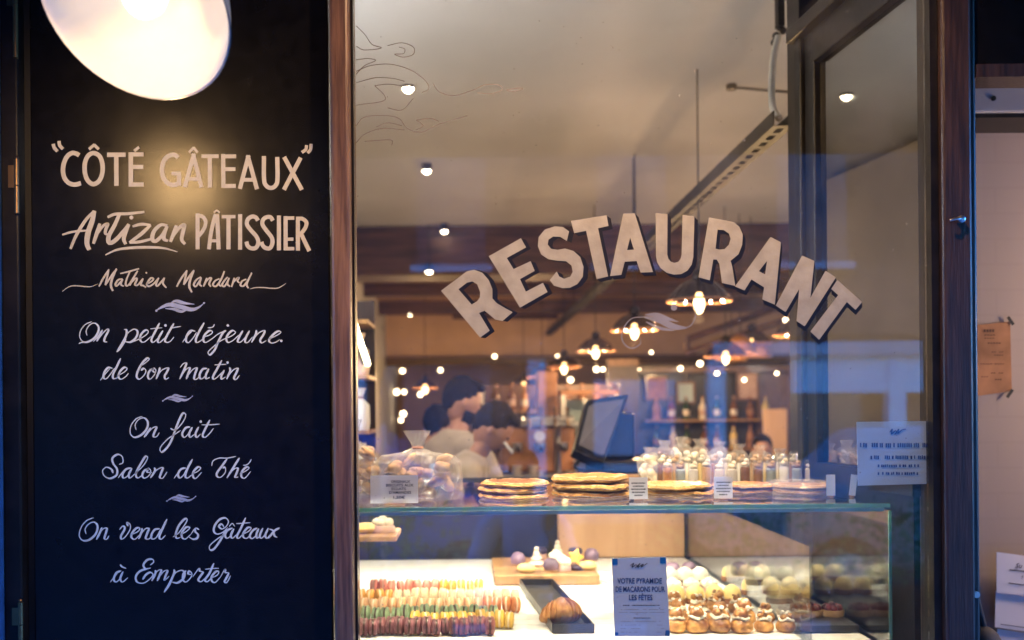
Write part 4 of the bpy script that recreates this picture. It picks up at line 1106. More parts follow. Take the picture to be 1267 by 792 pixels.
MB().box(.796, .801, 2.36, 3.70, DECK - .015, DECK + .22).build('divider', 'side_glass', case)
wt = tag(MB().box(.33, .79, 3.69, 3.735, DECK, TOP - .02).build('upright_board', 'birch_panel', bevel=.003), 'pale orange wooden board standing at the back of the cake case', 'board')
tray = thing('white_tray', 'white slatted tray under the rows of macarons', 'tray', (.15, 3, DECK - .014))
b = MB(); k = 0
while 2.38 + k * .062 < 3.66:
    y = 2.38 + k * .062; b.box(-.56, .785, y, y + .058, DECK - .010, DECK - .0005); k += 1
b.build('slat_bed', 'white_tray', tray, bevel=.002); MB().box(-.56, .785, 2.38, 3.66, DECK - .0145, DECK - .0105).build('tray_base', 'white_tray', tray)
# macarons standing on edge in rows
PROTO = {}
def macaron_proto(m, fill, loc, label):
    t = thing('macaron', label, 'macaron', loc, group='macarons')
    RM = Matrix.Rotation(R(90), 4, 'Y')
    prof = [(.0195, .0024), (.0222, .003), (.0226, .0045), (.0212, .006), (.0218, .0075), (.0195, .0098), (.0145, .0116), (.007, .0124), (.0008, .0126)]
    for s in (1, -1):
        MB().lathe([(r, z * s) for r, z in prof], seg=22, M=RM, scal=lambda a, z: 1 + .012 * math.sin(9 * a + 2 * s)).build('shell', m, t, local=True, smooth=True)
    MB().lathe([(.0195, -.0026), (.0205, 0), (.0195, .0026)], seg=20, M=RM).build('filling', fill, t, local=True, smooth=True)
    return t
def macaron(m, fill, loc, label):
    rot = (random.uniform(-.2, .2), random.uniform(-.09, .09), random.uniform(-.2, .2))
    s = random.uniform(.90, 1.05)
    z = loc[2] + .0226 * s
    if m not in PROTO: PROTO[m] = macaron_proto(m, fill, (loc[0], loc[1], z), label); PROTO[m].rotation_euler = rot
    else: dup(PROTO[m], (loc[0], loc[1], z), rot, label, scale=s)
def mrow(d, x0, x1, n, fn, where, shift=0):
    for i in range(n):
        px = x0 + (x1 - x0) * i / (n - 1)
        m, f, cn = fn(i)
        q = W(px, 700, d + .0226 + random.uniform(-.009, .009))
        macaron(m, f, (q.x + random.uniform(-.001, .001), q.y, DECK), f'{cn} macaron, {ORD[i]} from the left in the {where}')
mrow(2.43, 449, 606, 15, lambda i: ('shell_purple', 'choco', 'purple') if i < 10 else ('shell_wine', 'choco', 'wine brown'), 'front row')
mrow(2.50, 514, 629, 11, lambda i: ('shell_yellow', 'cream_filling', 'yellow'), 'second row behind the purple ones')
mrow(2.58, 440, 610, 15, lambda i: ('shell_green', 'choco', 'green'), 'third row')
mrow(2.69, 450, 638, 17, lambda i: ('shell_peach', 'cream_filling', 'peach') if i < 13 else ('shell_orange', 'cream_filling', 'orange'), 'fourth row')
mrow(2.82, 447, 637, 18, lambda i: ('shell_gold', 'cream_filling', 'golden') if i < 4 else ('shell_cream', 'cream_filling', 'cream white'), 'fifth row')
mrow(2.97, 463, 592, 13, lambda i: ('shell_pink', 'rose', 'coral pink') if i < 8 else ('shell_yellow', 'cream_filling', 'pale yellow'), 'rearmost row')
# black croissant tray
def at(px, py, h): d = h * F / (py - VY); return W(px, py, d)
ct = thing('croissant_tray', 'narrow black tray holding one croissant', 'tray', (.2, 2.8, DECK))
hN = .55; 
a0, a1 = .205, .300; fy, by = 2.455, 3.10; sk = -.045 / (by - fy)
Msh = Matrix(((1, sk * 1.0, 0, -sk * fy), (0, 1, 0, 0), (0, 0, 1, DECK), (0, 0, 0, 1)))
b = MB(); b.box(a0, a1, fy, by, .001, .005, M=Msh)
b.build('tray_base', 'slate', ct)
b = MB(); b.box(a0 - .004, a0 - .0005, fy - .004, by + .004, .001, .024, M=Msh); b.box(a1 + .0005, a1 + .004, fy - .004, by + .004, .001, .024, M=Msh)
b.box(a0, a1, fy - .004, fy - .0005, .001, .024, M=Msh); b.box(a0, a1, by + .0005, by + .004, .001, .024, M=Msh); b.build('rim', 'slate', ct, bevel=.001)
def croissant(c, s, label):
    t = thing('croissant', label, 'croissant', c); b = MB(); n = 120; seg = 20; rings = []
    for i in range(n + 1):
        u = i / n * 2 - 1; a = u * 1.25
        rr = .027 * (max(0, 1 - abs(u) ** 2.0)) ** .6 + .006; rr *= 1 - .15 * ((abs(u) * 6.5) % 1 - .5) * (1 if abs(u) < .95 else 0)
        cx, cyy = .042 * math.sin(a) * 1.05, -.042 * math.cos(a) + .02
        ta = Vector((math.cos(a), math.sin(a), 0)); nn = Vector((-ta.y, ta.x, 0)); ring = []
        for k in range(seg):
            q = 2 * math.pi * k / seg; ring.append(b.bm.verts.new(Vector((cx, cyy, rr * .92)) * s + (nn * math.cos(q) + Vector((0, 0, 1)) * math.sin(q) * .92) * rr * s))
        rings.append(ring)
    for i in range(n):
        for k in range(seg): b.bm.faces.new((rings[i][k], rings[i][(k + 1) % seg], rings[i + 1][(k + 1) % seg], rings[i + 1][k]))
    b.bm.faces.new(rings[0][::-1]); b.bm.faces.new(rings[-1]); b.build('pastry', 'croissant_gold', t, local=True, smooth=True)
    t.rotation_euler = (0, 0, .35); return t
q = W(691, 762, 2.57); croissant((q.x, 2.57, DECK + .005), 1.02, 'golden croissant at the near end of the black tray')
# tilted card on the front glass
pc = quad_sheet('notice_card', [(757, 691), (824, 689), (829, 787.5), (760.5, 787.5)], 2.334, 'paper_blue', 'pale blue notice card with blue corners about macaron pyramids', 'notice')
dd = 2.3325; b = MB()
for cs in (((757.5, 691.5), (764, 691.3), (764.3, 698.6), (757.9, 698.8)), ((816.5, 689.8), (823.5, 689.6), (823.9, 697.2), (816.8, 697.4)), ((823.6, 780), (828.2, 780), (828.6, 787), (822.6, 787)), ((761.2, 782.5), (765, 782.5), (765, 786), (761.3, 786))):
    b.bm.faces.new([b.bm.verts.new(W(*c, dd)) for c in cs])
b.build('corner', 'corner_blue', pc)
b = MB()
text_mesh(b, 'VOTRE PYRAMIDE', 791.5, 722.0, 6.6, dd, .018, wid=55); text_mesh(b, 'DE MACARONS POUR', 792, 732.3, 6.6, dd, .018, wid=61); text_mesh(b, 'LES FÊTES', 792.6, 742.6, 6.6, dd, .018, wid=29)
b.build('lettering', 'ink_blue', pc)
b = MB()
brush(b, lambda p: p, 1.0, 1, '''
~ 780,700 784,697 782,702 787,699 790,703
~ 786,703 792,697 789,702 796,698 793,702 801,697''', d=dd)
def microtext(b, x0, x1, y, h, d, sl=0, dens=.9):
    x = x0
    while x < x1:
        w_ = random.uniform(1.0, 3.0)
        if random.random() < dens: rule(b, x, min(x + w_, x1), y + (x - x0) * sl, h, d, sl)
        x += w_ + .5
microtext(b, 771, 816, 748.5, 1.0, dd); microtext(b, 784, 805, 764.3, .9, dd)
b.build('lettering', 'ink', pc)
b = MB()
for y, x0, x1 in ((754, 768, 822), (757.6, 766, 824), (768.5, 768, 820), (773.2, 768, 793), (777.6, 768, 793), (782, 768, 793), (773.2, 813, 822), (777.6, 812, 822), (782, 813, 820)): microtext(b, x0, x1, y, .5, dd, 0, .8)
b.build('lettering', 'swash_grey', pc)
# paper on the inside of the window at the right
pw = quad_sheet('window_notice', [(1060, 522), (1155, 521), (1155, 598.5), (1061.5, 601)], FY + .021, 'paper_pale', 'pale blue green opening notice stuck inside the window at the right', 'notice')
b = MB(); dd = FY + .0195
brush(b, lambda p: p, 1.4, 1, '''
~ 1101,535 1104,531 1103,537 1108,533 1110,537
~ 1107,538 1112,531 1111,536 1116,532 1121,531''', d=dd)
for y, x0, x1, h in ((548, 1064, 1154, 5.2), (563.5, 1077, 1146, 4.2), (574.5, 1086, 1138, 3.2), (584, 1086, 1136, 3.2)):
    x = x0
    while x < x1:
        w_ = random.uniform(1.3, 2.4)
        if random.random() < .88: rule(b, x, min(x + w_, x1), y + random.uniform(0, .6), h, dd)
        x += w_ + random.choice((.5, .6, .7, 2.2))
b.build('lettering', 'ink_blue', pw)
# board with small cakes in the middle of the case
mb_ = W(612, 727, 3.13).x; me_ = W(742, 727, 3.13).x
bd = tag(MB().box(mb_, me_, 3.12, 3.50, DECK + .001, DECK + .032).build('cake_board', 'oak', bevel=.004), 'wooden board carrying small round cakes in the middle of the case', 'board')
BZ = DECK + .0325
def cake(px, d, kind, label, z=BZ, r=.025):
    p = W(px, 700, d); t = thing('small_cake', label, 'cake', (p.x, d, z), (0, 0, random.uniform(0, 6)), group='small cakes on the boards')
    if kind == 'ball': MB().lathe([(r * .8, 0), (r, r * .6), (r * .95, r * 1.1), (r * .6, r * 1.6), (.002, r * 1.75)], seg=20).build('body', 'plum', t, local=True, smooth=True); MB().lathe([(r * .84, 0), (r * .9, .006)], seg=20).build('base', 'biscuit', t, local=True)
    elif kind == 'flat': MB().lathe([(r * .85, 0), (r * 1.15, .006), (r * 1.2, .014), (r * .9, .024), (.002, .028)], seg=20).build('body', 'lemon_cream', t, local=True, smooth=True)
    elif kind == 'swirl':
        b = MB()
        for k in range(3): b.lathe([(r * (1 - .28 * k) * .8, k * .016), (r * (1 - .28 * k), k * .016 + .008), (r * (1 - .28 * k) * .75, k * .016 + .016)], seg=16, scal=lambda a, z: 1 + .06 * math.sin(6 * a))
        b.ball((0, 0, .055), .008, 8, 6); b.build('cream', 'meringue', t, local=True, smooth=True)
    elif kind == 'pink':
        MB().lathe([(r, 0), (r * 1.05, .01), (r * .9, .02)], seg=18).build('base', 'rose', t, local=True, smooth=True)
        b = MB()
        for k in range(6): a = k * 1.05; b.ball((r * .55 * math.cos(a), r * .55 * math.sin(a), .028), .013, 10, 7)
        b.ball((0, 0, .034), .015, 10, 7); b.build('cream', 'meringue', t, local=True, smooth=True)
    elif kind == 'star':
        b = MB(); ps = [((r * (1.15 if k % 2 == 0 else .6)) * math.cos(k * math.pi / 5), (r * (1.15 if k % 2 == 0 else .6)) * math.sin(k * math.pi / 5)) for k in range(10)]
        lo = [b.bm.verts.new((x, -.0 + .034 + y, 0)) for x, y in ps]
        b.bm.free(); b = MB(); fr = [b.bm.verts.new((x, -.008, .04 + y)) for x, y in ps]; bk = [b.bm.verts.new((x, .008, .04 + y)) for x, y in ps]
        b.bm.faces.new(fr); b.bm.faces.new(bk[::-1])
        for i in range(10): b.bm.faces.new((fr[i], bk[i], bk[(i + 1) % 10], fr[(i + 1) % 10]))
        b.build('star', 'star_yellow', t, local=True, bevel=.003); t.rotation_euler = (0, 0, .2)
        MB().lathe([(r * .9, 0), (r, .008), (r * .8, .014)], seg=18).build('base', 'choco', t, local=True, smooth=True)
    elif kind == 'berry':
        MB().lathe([(r, 0), (r, .016), (r * .9, .02)], seg=18).build('base', 'biscuit', t, local=True, smooth=True)
        b = MB()
        for k in range(7): a = k * .9; b.ball((r * .5 * math.cos(a) * (k > 0), r * .5 * math.sin(a) * (k > 0), .03), .013, 10, 7)
        b.build('berry', 'berry_dark', t, local=True, smooth=True)
    elif kind == 'dome':
        MB().lathe([(r, 0), (r * 1.08, .008), (r, .014)], seg=20).build('base', 'pastry_dark', t, local=True, smooth=True)
        MB().lathe([(r * .95, .0145), (r * .98, .026), (r * .75, .042), (r * .3, .05), (.002, .052)], seg=20).build('dome', 'lemon_cream', t, local=True, smooth=True)
    elif kind == 'white':
        MB().lathe([(r, 0), (r * 1.08, .01), (r, .018)], seg=20).build('base', 'choco', t, local=True, smooth=True)
        MB().lathe([(r * .95, .0185), (r, .03), (r * .8, .044), (r * .35, .054), (.002, .056)], seg=20, scal=lambda a, z: 1 + .07 * math.sin(5 * a + z * 90)).build('cream', 'meringue', t, local=True, smooth=True)
    elif kind == 'red':
        MB().lathe([(r, 0), (r * 1.05, .01), (r, .016)], seg=18).build('base', 'biscuit', t, local=True, smooth=True)
        b = MB()
        for k in range(9): a = k * .78; b.ball((r * .6 * math.cos(a) * (k > 0), r * .6 * math.sin(a) * (k > 0), .02 + .006 * (k == 0)), .010, 8, 6)
        b.build('berry', 'berry_red', t, local=True, smooth=True)
for px, d, k, lb in ((641, 3.32, 'ball', 'dark purple round cake at the left end of the board'), (651, 3.18, 'flat', 'flat yellow cake at the front left of the board'), (664, 3.30, 'swirl', 'swirled white meringue cake near the left of the board'),
                     (688, 3.32, 'pink', 'pink cake topped with white cream on the middle board'), (682, 3.19, 'ball', 'second purple round cake, at the front middle of the board'), (712, 3.22, 'star', 'yellow star shaped cake on the middle board'),
                     (712, 3.42, 'berry', 'cake of dark berries behind the yellow star'), (732, 3.40, 'ball', 'purple cake at the right end of the board'), (697, 3.20, 'pink', 'cream and rose cake at the front of the board right of the purple one'), (668, 3.44, 'berry', 'dark berry cake at the back left of the board'), (690, 3.46, 'swirl', 'second swirled meringue cake, at the back of the board'), (727, 3.22, 'flat', 'second flat yellow cake, right of the star')): cake(px, d, k, lb)
# choux cakes at the right of the white tray
def choux(px, d, label, s=1):
    s *= random.uniform(.86, 1.12); d += random.uniform(-.012, .012); px += random.uniform(-3, 3)
    p = W(px, 700, d); t = thing('choux_bun', label, 'pastry', (p.x, d, DECK), (0, 0, random.uniform(0, 6)), group='caramel choux buns')
    n1, n2 = random.uniform(0, 6), random.uniform(0, 6)
    MB().lathe([(.022 * s, 0), (.030 * s, .008 * s), (.031 * s, .018 * s), (.026 * s, .030 * s), (.016 * s, .038 * s)], seg=22, scal=lambda a, z: 1 + .05 * math.sin(3 * a + n1) + .03 * math.sin(7 * a + n2)).build('bun', 'pastry_gold', t, local=True, smooth=True)
    if random.random() < .55:
        MB().lathe([(.016 * s, .0385 * s), (.020 * s, .044 * s), (.020 * s, .052 * s), (.014 * s, .062 * s), (.004 * s, .067 * s)], seg=18, scal=lambda a, z: 1 + .06 * math.sin(4 * a + n2)).build('top_bun', 'caramel', t, local=True, smooth=True)
    else:
        b = MB()
        for k in range(4): b.ball((random.uniform(-.012, .012) * s, random.uniform(-.012, .012) * s, random.uniform(.040, .056) * s), (random.uniform(.010, .015) * s, random.uniform(.009, .013) * s, random.uniform(.008, .012) * s), 12, 9, noise=.07)
        b.build('top_crust', 'pastry_gold', t, local=True, smooth=True)
    b = MB().lathe([(.017 * s, .036 * s), (.0225 * s, .037 * s), (.0235 * s, .041 * s), (.019 * s, .045 * s), (.016 * s, .044 * s)], seg=40, scal=lambda a, z: 1 + .09 * math.sin(8 * a + n1) + .07 * math.sin(3 * a + n2))
    for v in b.bm.verts: v.co.z += .003 * s * math.sin(3 * math.atan2(v.co.y, v.co.x) + n1)
    b.build('cream_ring', 'meringue', t, local=True, smooth=True)
    b = MB()
    for k in range(5):
        a = n2 + k * 2.1; b.ball(((.010 + .012 * (k % 2)) * s * math.cos(a), (.010 + .012 * (k % 2)) * s * math.sin(a), (.062 - .016 * (k % 2)) * s), (.007 * s, .005 * s, .004 * s), 8, 6, noise=.2)
    b.build('nut_topping', random.choice(('biscuit', 'sugar_white', 'caramel')), t, local=True, smooth=True)
for k, px in enumerate((836, 864, 890, 916, 944, 972)): choux(px, 2.46, f'caramel topped choux bun, {ORD[k]} from the left in the front line', .88)
for k, px in enumerate((840, 866, 893, 920, 946)): choux(px, 2.57, f'caramel topped choux bun, {ORD[k]} from the left in the second line', .84)
for k, px in enumerate((836, 861, 886, 911)): choux(px, 2.69, f'caramel topped choux bun, {ORD[k]} from the left in the third line', .80)
for k, px in enumerate((836, 860, 884, 905)): cake(px, 2.82, 'dome', f'yellow domed cake behind the choux buns, {ORD[k]} from the left', DECK, .027)
for k, px in enumerate((832, 855, 877)): cake(px, 2.96, 'pink', f'cream topped rose cake in the line behind the domed ones, {ORD[k]} from the left', DECK, .026)
for k, px in enumerate((828, 847, 866)): cake(px, 3.11, 'white', f'white cream cake on a dark base, {ORD[k]} from the left right of the card', DECK, .028)
for k, px in enumerate((832, 852)): cake(px, 3.28, 'ball', f'plum round cake at the back right of the tray, {("left", "right")[k]} one', DECK, .026)
sl = tag(MB().box(.806, XR - .012, 2.50, 3.6, DECK - .012, DECK + .004).build('reflection_tray', 'slate', bevel=.002), 'dark slate tray standing in for a reflection at the right end of the case', 'tray')  # tray and its cakes stand in for a mirror image in the end glass
for k, (px, d) in enumerate(((903, 3.15), (923, 3.15), (943, 3.15), (928, 2.92), (952, 2.92), (977, 2.92))): cake(px, d, 'dome', f'pale yellow domed cake on the slate tray, {ORD[k % 3]} of the {"rear" if k < 3 else "middle"} three', DECK + .0045, .025)
for k, px in enumerate((975, 1002, 1029)): cake(px, 2.62, 'red', f'dark red berry tart on the slate tray, {ORD[k]} from the left', DECK + .0045, .03)
# upper board at the left inside the case
ub = tag(MB().box(-.40, W(492, 660, 2.9).x, 2.85, 3.05, EYE - .375, EYE - .36).build('cake_board', 'oak', bevel=.003), 'small wooden board of brown cakes under the glass top at the left', 'board')
for k, x in enumerate((-.24, -.305)): MB()
for k, px in enumerate((452, 474)): cake(px, 2.95, ('flat', 'pink')[k], ('brown yellow cake on the small upper board at the left', 'cream cake on the small upper board at the left')[k], EYE - .3595, .036)
tag(MB().box(-.38, -.36, 2.86, 3.04, DECK, EYE - .3755).build('board_stand', 'steel'), 'steel stand carrying the small upper board', 'stand')

# ------------------------------------------------------------------ on top of the case
def galette(p, rx, label, m='pastry_edge', h=.013, grp='flat puff pastry cakes'):
    t = thing('galette', label, 'galette', p, (random.uniform(-.015, .015), random.uniform(-.015, .015), random.uniform(0, 6)), group=grp)
    ph = random.uniform(0, 6); n = random.choice((13, 15, 17))
    prof = [(rx * .87, 0), (rx * .985, h * .2), (rx * .985, h * .45), (rx * 1.015, h * .62), (rx * .97, h * .9), (rx * .90, h * 1.05)]
    sc = lambda a, z: 1 + .022 * math.sin(n * a + ph) + .02 * math.sin(3 * a + ph * 2)
    w1, w2, w3 = (random.uniform(0, 6) for _ in range(3))
    def wavy(b):
        for v in b.bm.verts:
            a = math.atan2(v.co.y, v.co.x); q = min(1, v.co.xy.length / rx)
            v.co.z += q * q * h * (.07 * math.sin(4 * a + w1) + .06 * math.sin(7 * a + w2) + .04 * math.sin(13 * a + w3))
        return b
    wavy(MB().lathe(prof, seg=90, scal=sc, capt=False)).build('crust', m, t, local=True, smooth=True)
    b = MB(); rr = [(rx * .84, h * 1.08), (rx * .78, h * 1.02), (rx * .55, h * 1.22), (rx * .30, h * 1.28), (.001, h * 1.3)]
    b.lathe(rr, seg=90, scal=sc, capb=False, capt=False)
    for v in b.bm.verts: v.co.z += random.uniform(-.0007, .0007)
    wavy(b).build('glazed_top', 'pastry_glaze' if 'dark' not in label else 'pastry_dark', t, local=True, smooth=True)
    b = MB(); b.lathe([(rx * .995, h * .46), (rx * 1.014, h * .52), (rx * .995, h * .58)], seg=90, scal=sc, capb=False, capt=False); wavy(b).build('sugar_line', 'sugar_white', t, local=True, smooth=True)
    b = MB(); b.lathe([(rx * .97, h * .9), (rx * .965, h * 1.05), (rx * .90, h * 1.13), (rx * .835, h * 1.085)], seg=90, scal=lambda a, z: sc(a, z) * (1 + .012 * math.sin(29 * a)), capb=False, capt=False)
    for v in b.bm.verts: v.co.z += random.uniform(-.0008, .0008)
    wavy(b).build('sugared_rim', 'rim_sugar', t, local=True, smooth=True)
    return t
def stack(px, d, rx, n, where, h=.013, m='pastry_edge'):
    p = W(px, 600, d); nm = ('bottom', 'middle', 'topmost') if n == 3 else (('lower', 'upper') if n == 2 else ('single',))
    z = TOP + .0005
    for k in range(n):
        galette((p.x + random.uniform(-.004, .004), d + random.uniform(-.004, .004), z), rx * (1 - .015 * k), f'{nm[k]} galette of {where}', m, h); z += h * 1.34
stack(636, 2.56, .088, 3, 'the dark topped stack right of the cellophane bag', .0115)
stack(729, 2.58, .098, 3, 'the taller golden stack in the middle', .0145)
stack(838, 2.62, .088, 2, 'the flat pair right of the first small white tag', .012)
stack(918, 2.66, .080, 2, 'the flat pair at the second small white tag', .010)
stack(990, 2.62, .074, 2, 'the wrapped pair at the right end', .010)
p = W(990, 605, 2.62); cw = thing('cellophane_wrap', 'loose cellophane wrap over the galettes at the right end', 'wrapper', (p.x, 2.62, TOP))
MB().lathe([(.084, .001), (.086, .02), (.07, .033), (.03, .036)], seg=40, scal=lambda a, z: 1 + .03 * math.sin(11 * a) + .03 * math.sin(5 * a + z * 80)).build('film', 'cellophane', cw, local=True, smooth=False)
def card(name, px, py0, py1, wpx, d, label, lean=.15, lines=0, m='paper_blue', text=None):
    pb = W(px, py1, d); h = (py1 - py0) * d / F; wd = wpx * d / F
    t = thing(name, label, 'price card', (pb.x, d, TOP + .0005), (-lean * 0, 0, 0), group='price cards on the case')
    MB().box(-wd / 2, wd / 2, -.0006, .0006, .004, h + .004).build('sheet', m, t, local=True)
    MB().box(-wd * .22, wd * .22, -.006, .008, 0, .0038).build('holder', 'oak', t, local=True)
    if lines or text:
        b = MB(); y = -.0011; k = F / d
        def rr(x0, x1, z0, z1): b.bm.faces.new([b.bm.verts.new((x, y, z)) for x, z in ((x0, z0), (x1, z0), (x1, z1), (x0, z1))])
        if text:
            for s, fx, fz, fh, fw in text:
                q = MB(); text_mesh(q, s, px + wd * k * fx, 0, fh * h * k, d, .02, wid=fw * wd * k)
                zz_ = [v.co.z for v in q.bm.verts]; z_base = W(px + wd * k * fx, 0, d).z
                vm = {v: b.bm.verts.new((v.co.x - pb.x, y, v.co.z - z_base + fz * h + .004)) for v in q.bm.verts}
                for f in q.bm.faces: b.bm.faces.new([vm[v] for v in f.verts])
                q.bm.free()
        for i in range(lines):
            z = h * (.78 - i * .14); l = wd * (.38, .30, .40, .36, .22)[i % 5]; x = -l
            while x < l:
                w_ = random.uniform(.0012, .003); rr(x, min(l, x + w_), z, z + h * .065); x += w_ + .0008
        b.build('lettering', 'ink', t, local=True)
    return t
card('price_card', 488, 587.5, 622, 59, 2.40, 'grey blue price card reading 1,50€ in front of the cellophane bag', m='paper_white', text=[
    ('ORIGINAUX', .04, .73, .095, .40), ('BISCUITS AUX', .02, .60, .095, .58), ('ECLATS', 0, .47, .095, .30), ("D'AMANDES", .03, .34, .095, .46), ('1,50€', .0, .16, .10, .24)])
card('price_card', 790, 590, 617, 23, 2.45, 'small white price card right of the golden stack', lines=5, m='paper_white')
card('price_card', 895, 588, 615, 23, 2.45, 'small white price card between the two flat pairs', lines=5, m='paper_white')
card('price_card', 1028, 588, 614, 11, 2.50, 'narrow white price card right of the wrapped galettes', m='paper_white')
card('price_card', 1054, 588, 614, 8, 2.50, 'narrowest white price card, last at the right end of the case', m='paper_white').rotation_euler = (0, .12, 0)
# cellophane bags of biscuits
def bag(px0, px1, h, d, label, knot=True, tilt=0):
    a, e = W(px0, 600, d).x, W(px1, 600, d).x; c = (a + e) / 2; wd = (e - a) / 2
    t = thing('biscuit_bag', label, 'bag', (c, d, TOP + .0005), (0, 0, tilt), group='cellophane bags of biscuits')
    b = MB(); seg = 40
    def sc(a, z): return 1 + .05 * math.sin(7 * a + z * 60) + .045 * math.sin(13 * a - z * 90) + random.uniform(-.025, .025)
    M = Matrix.Diagonal((1, .55, 1, 1)); 
    prof = [(wd * .96, 0), (wd * 1.0, h * .15), (wd * 1.0, h * .5), (wd * .96, h * .8), (wd * .80, h * .95)] + ([(wd * .35, h * 1.02), (wd * .10, h * 1.12), (wd * .16, h * 1.25), (wd * .30, h * 1.5)] if knot else [(wd * .5, h * 1.05)])
    b.lathe(prof, seg=seg, M=M, scal=sc, capt=False).build('film', 'cellophane', t, local=True)
    b = MB()
    for i in range(26):
        x, y, z = random.uniform(-.75, .75) * wd, random.uniform(-.36, .36) * wd, random.uniform(.14, .88) * h
        b.ball((x, y, z), (random.uniform(.016, .026), random.uniform(.012, .02), random.uniform(.008, .014)), 10, 7, M=Matrix.Rotation(random.uniform(-.8, .8), 4, 'Y'), noise=.12)
    b.build('biscuits', 'biscuit', t, local=True, smooth=True)
    if knot: MB().lathe([(wd * .11, h * 1.09), (wd * .14, h * 1.12), (wd * .11, h * 1.15)], seg=16, M=M).build('tie', 'copper', t, local=True, smooth=True)
bag(462, 572, .115, 2.56, 'cellophane bag of pale biscuits behind the grey price card')
bag(412, 468, .135, 2.62, 'cellophane bag of biscuits cut off by the left window post', tilt=.3)
# clear tubes of sweets in two lines and cellophane cones behind
def dessert(px, d, hh, m, cn, label, r=.0145):
    p = W(px, 600, d); t = thing('sweet_tube', label, 'sweet tube', (p.x, d, TOP + .0005), group='clear tubes of sweets')
    MB().lathe([(r, 0), (r, hh * .86), (r * .8, hh * .95)], seg=16, capt=False).build('tube', 'tube_glass', t, local=True, smooth=True)
    MB().lathe([(r * .88, .002), (r * .88, hh * .62), (r * .6, hh * .66)], seg=14).build('filling', m, t, local=True, smooth=True)
    b = MB(); b.ball((0, 0, hh * .74), (r * .8, r * .8, hh * .08), 10, 7); b.ball((r * .3, 0, hh * .84), r * .5, 8, 6); b.build('topping', random.choice(('meringue', 'sugar_white', 'biscuit')), t, local=True, smooth=True)
FM = [('caramel', 'amber'), ('paper_pale', 'pale'), ('meringue', 'cream'), ('biscuit', 'tan'), ('paper_white', 'white'), ('bottle_amber', 'brown'), ('lemon_cream', 'yellow')]
for i in range(12):
    m, cn = FM[(0, 1, 4, 3, 2, 4, 5, 0, 1, 4, 1, 2, 3, 4)[i]]; px = 826 + i * 16.0
    dessert(px, 2.80, .082 + .008 * (i % 3 == 0), m, cn, f'clear tube of {cn} sweets, {ORD[i]} from the left in the front line')
for i in range(12):
    m, cn = FM[(5, 3, 2, 6, 0, 2, 4, 3, 6, 2, 0, 4)[i]]; px = 819 + i * 16.3
    dessert(px, 2.90, .098, m, cn, f'clear tube of {cn} sweets, {ORD[i]} from the left in the rear line')
def cone(px, d, hh, m, label):
    p = W(px, 600, d); t = thing('sweet_cone', label, 'sweet bag', (p.x, d, TOP + .0005), group='cellophane cones of sweets')
    MB().lathe([(.030, 0), (.036, .02), (.037, hh * .35), (.034, hh * .62), (.024, hh * .80), (.012, hh * .88), (.014, hh * .93), (.020, hh * 1.02)], seg=20, scal=lambda a, z: 1 + .10 * math.sin(3 * a + z * 70) + random.uniform(-.10, .10), capt=False).build('film', 'cellophane', t, local=True)
    b = MB()
    for i in range(17): b.ball((random.uniform(-.02, .02), random.uniform(-.02, .02), .012 + hh * .6 * i / 16), random.uniform(.009, .014), 8, 6)
    b.build('sweets', m, t, local=True, smooth=True)
for i, (px, hh) in enumerate(((804, .105), (822, .125), (843, .135), (866, .128), (890, .12), (914, .112), (940, .11), (966, .098), (992, .092))):
    m, cn = FM[(2, 5, 4, 2, 4, 3, 0, 2, 3)[i]]; cone(px, 3.0, hh, m, f'cellophane cone of {cn} sweets, {ORD[i]} from the left at the back of the case')
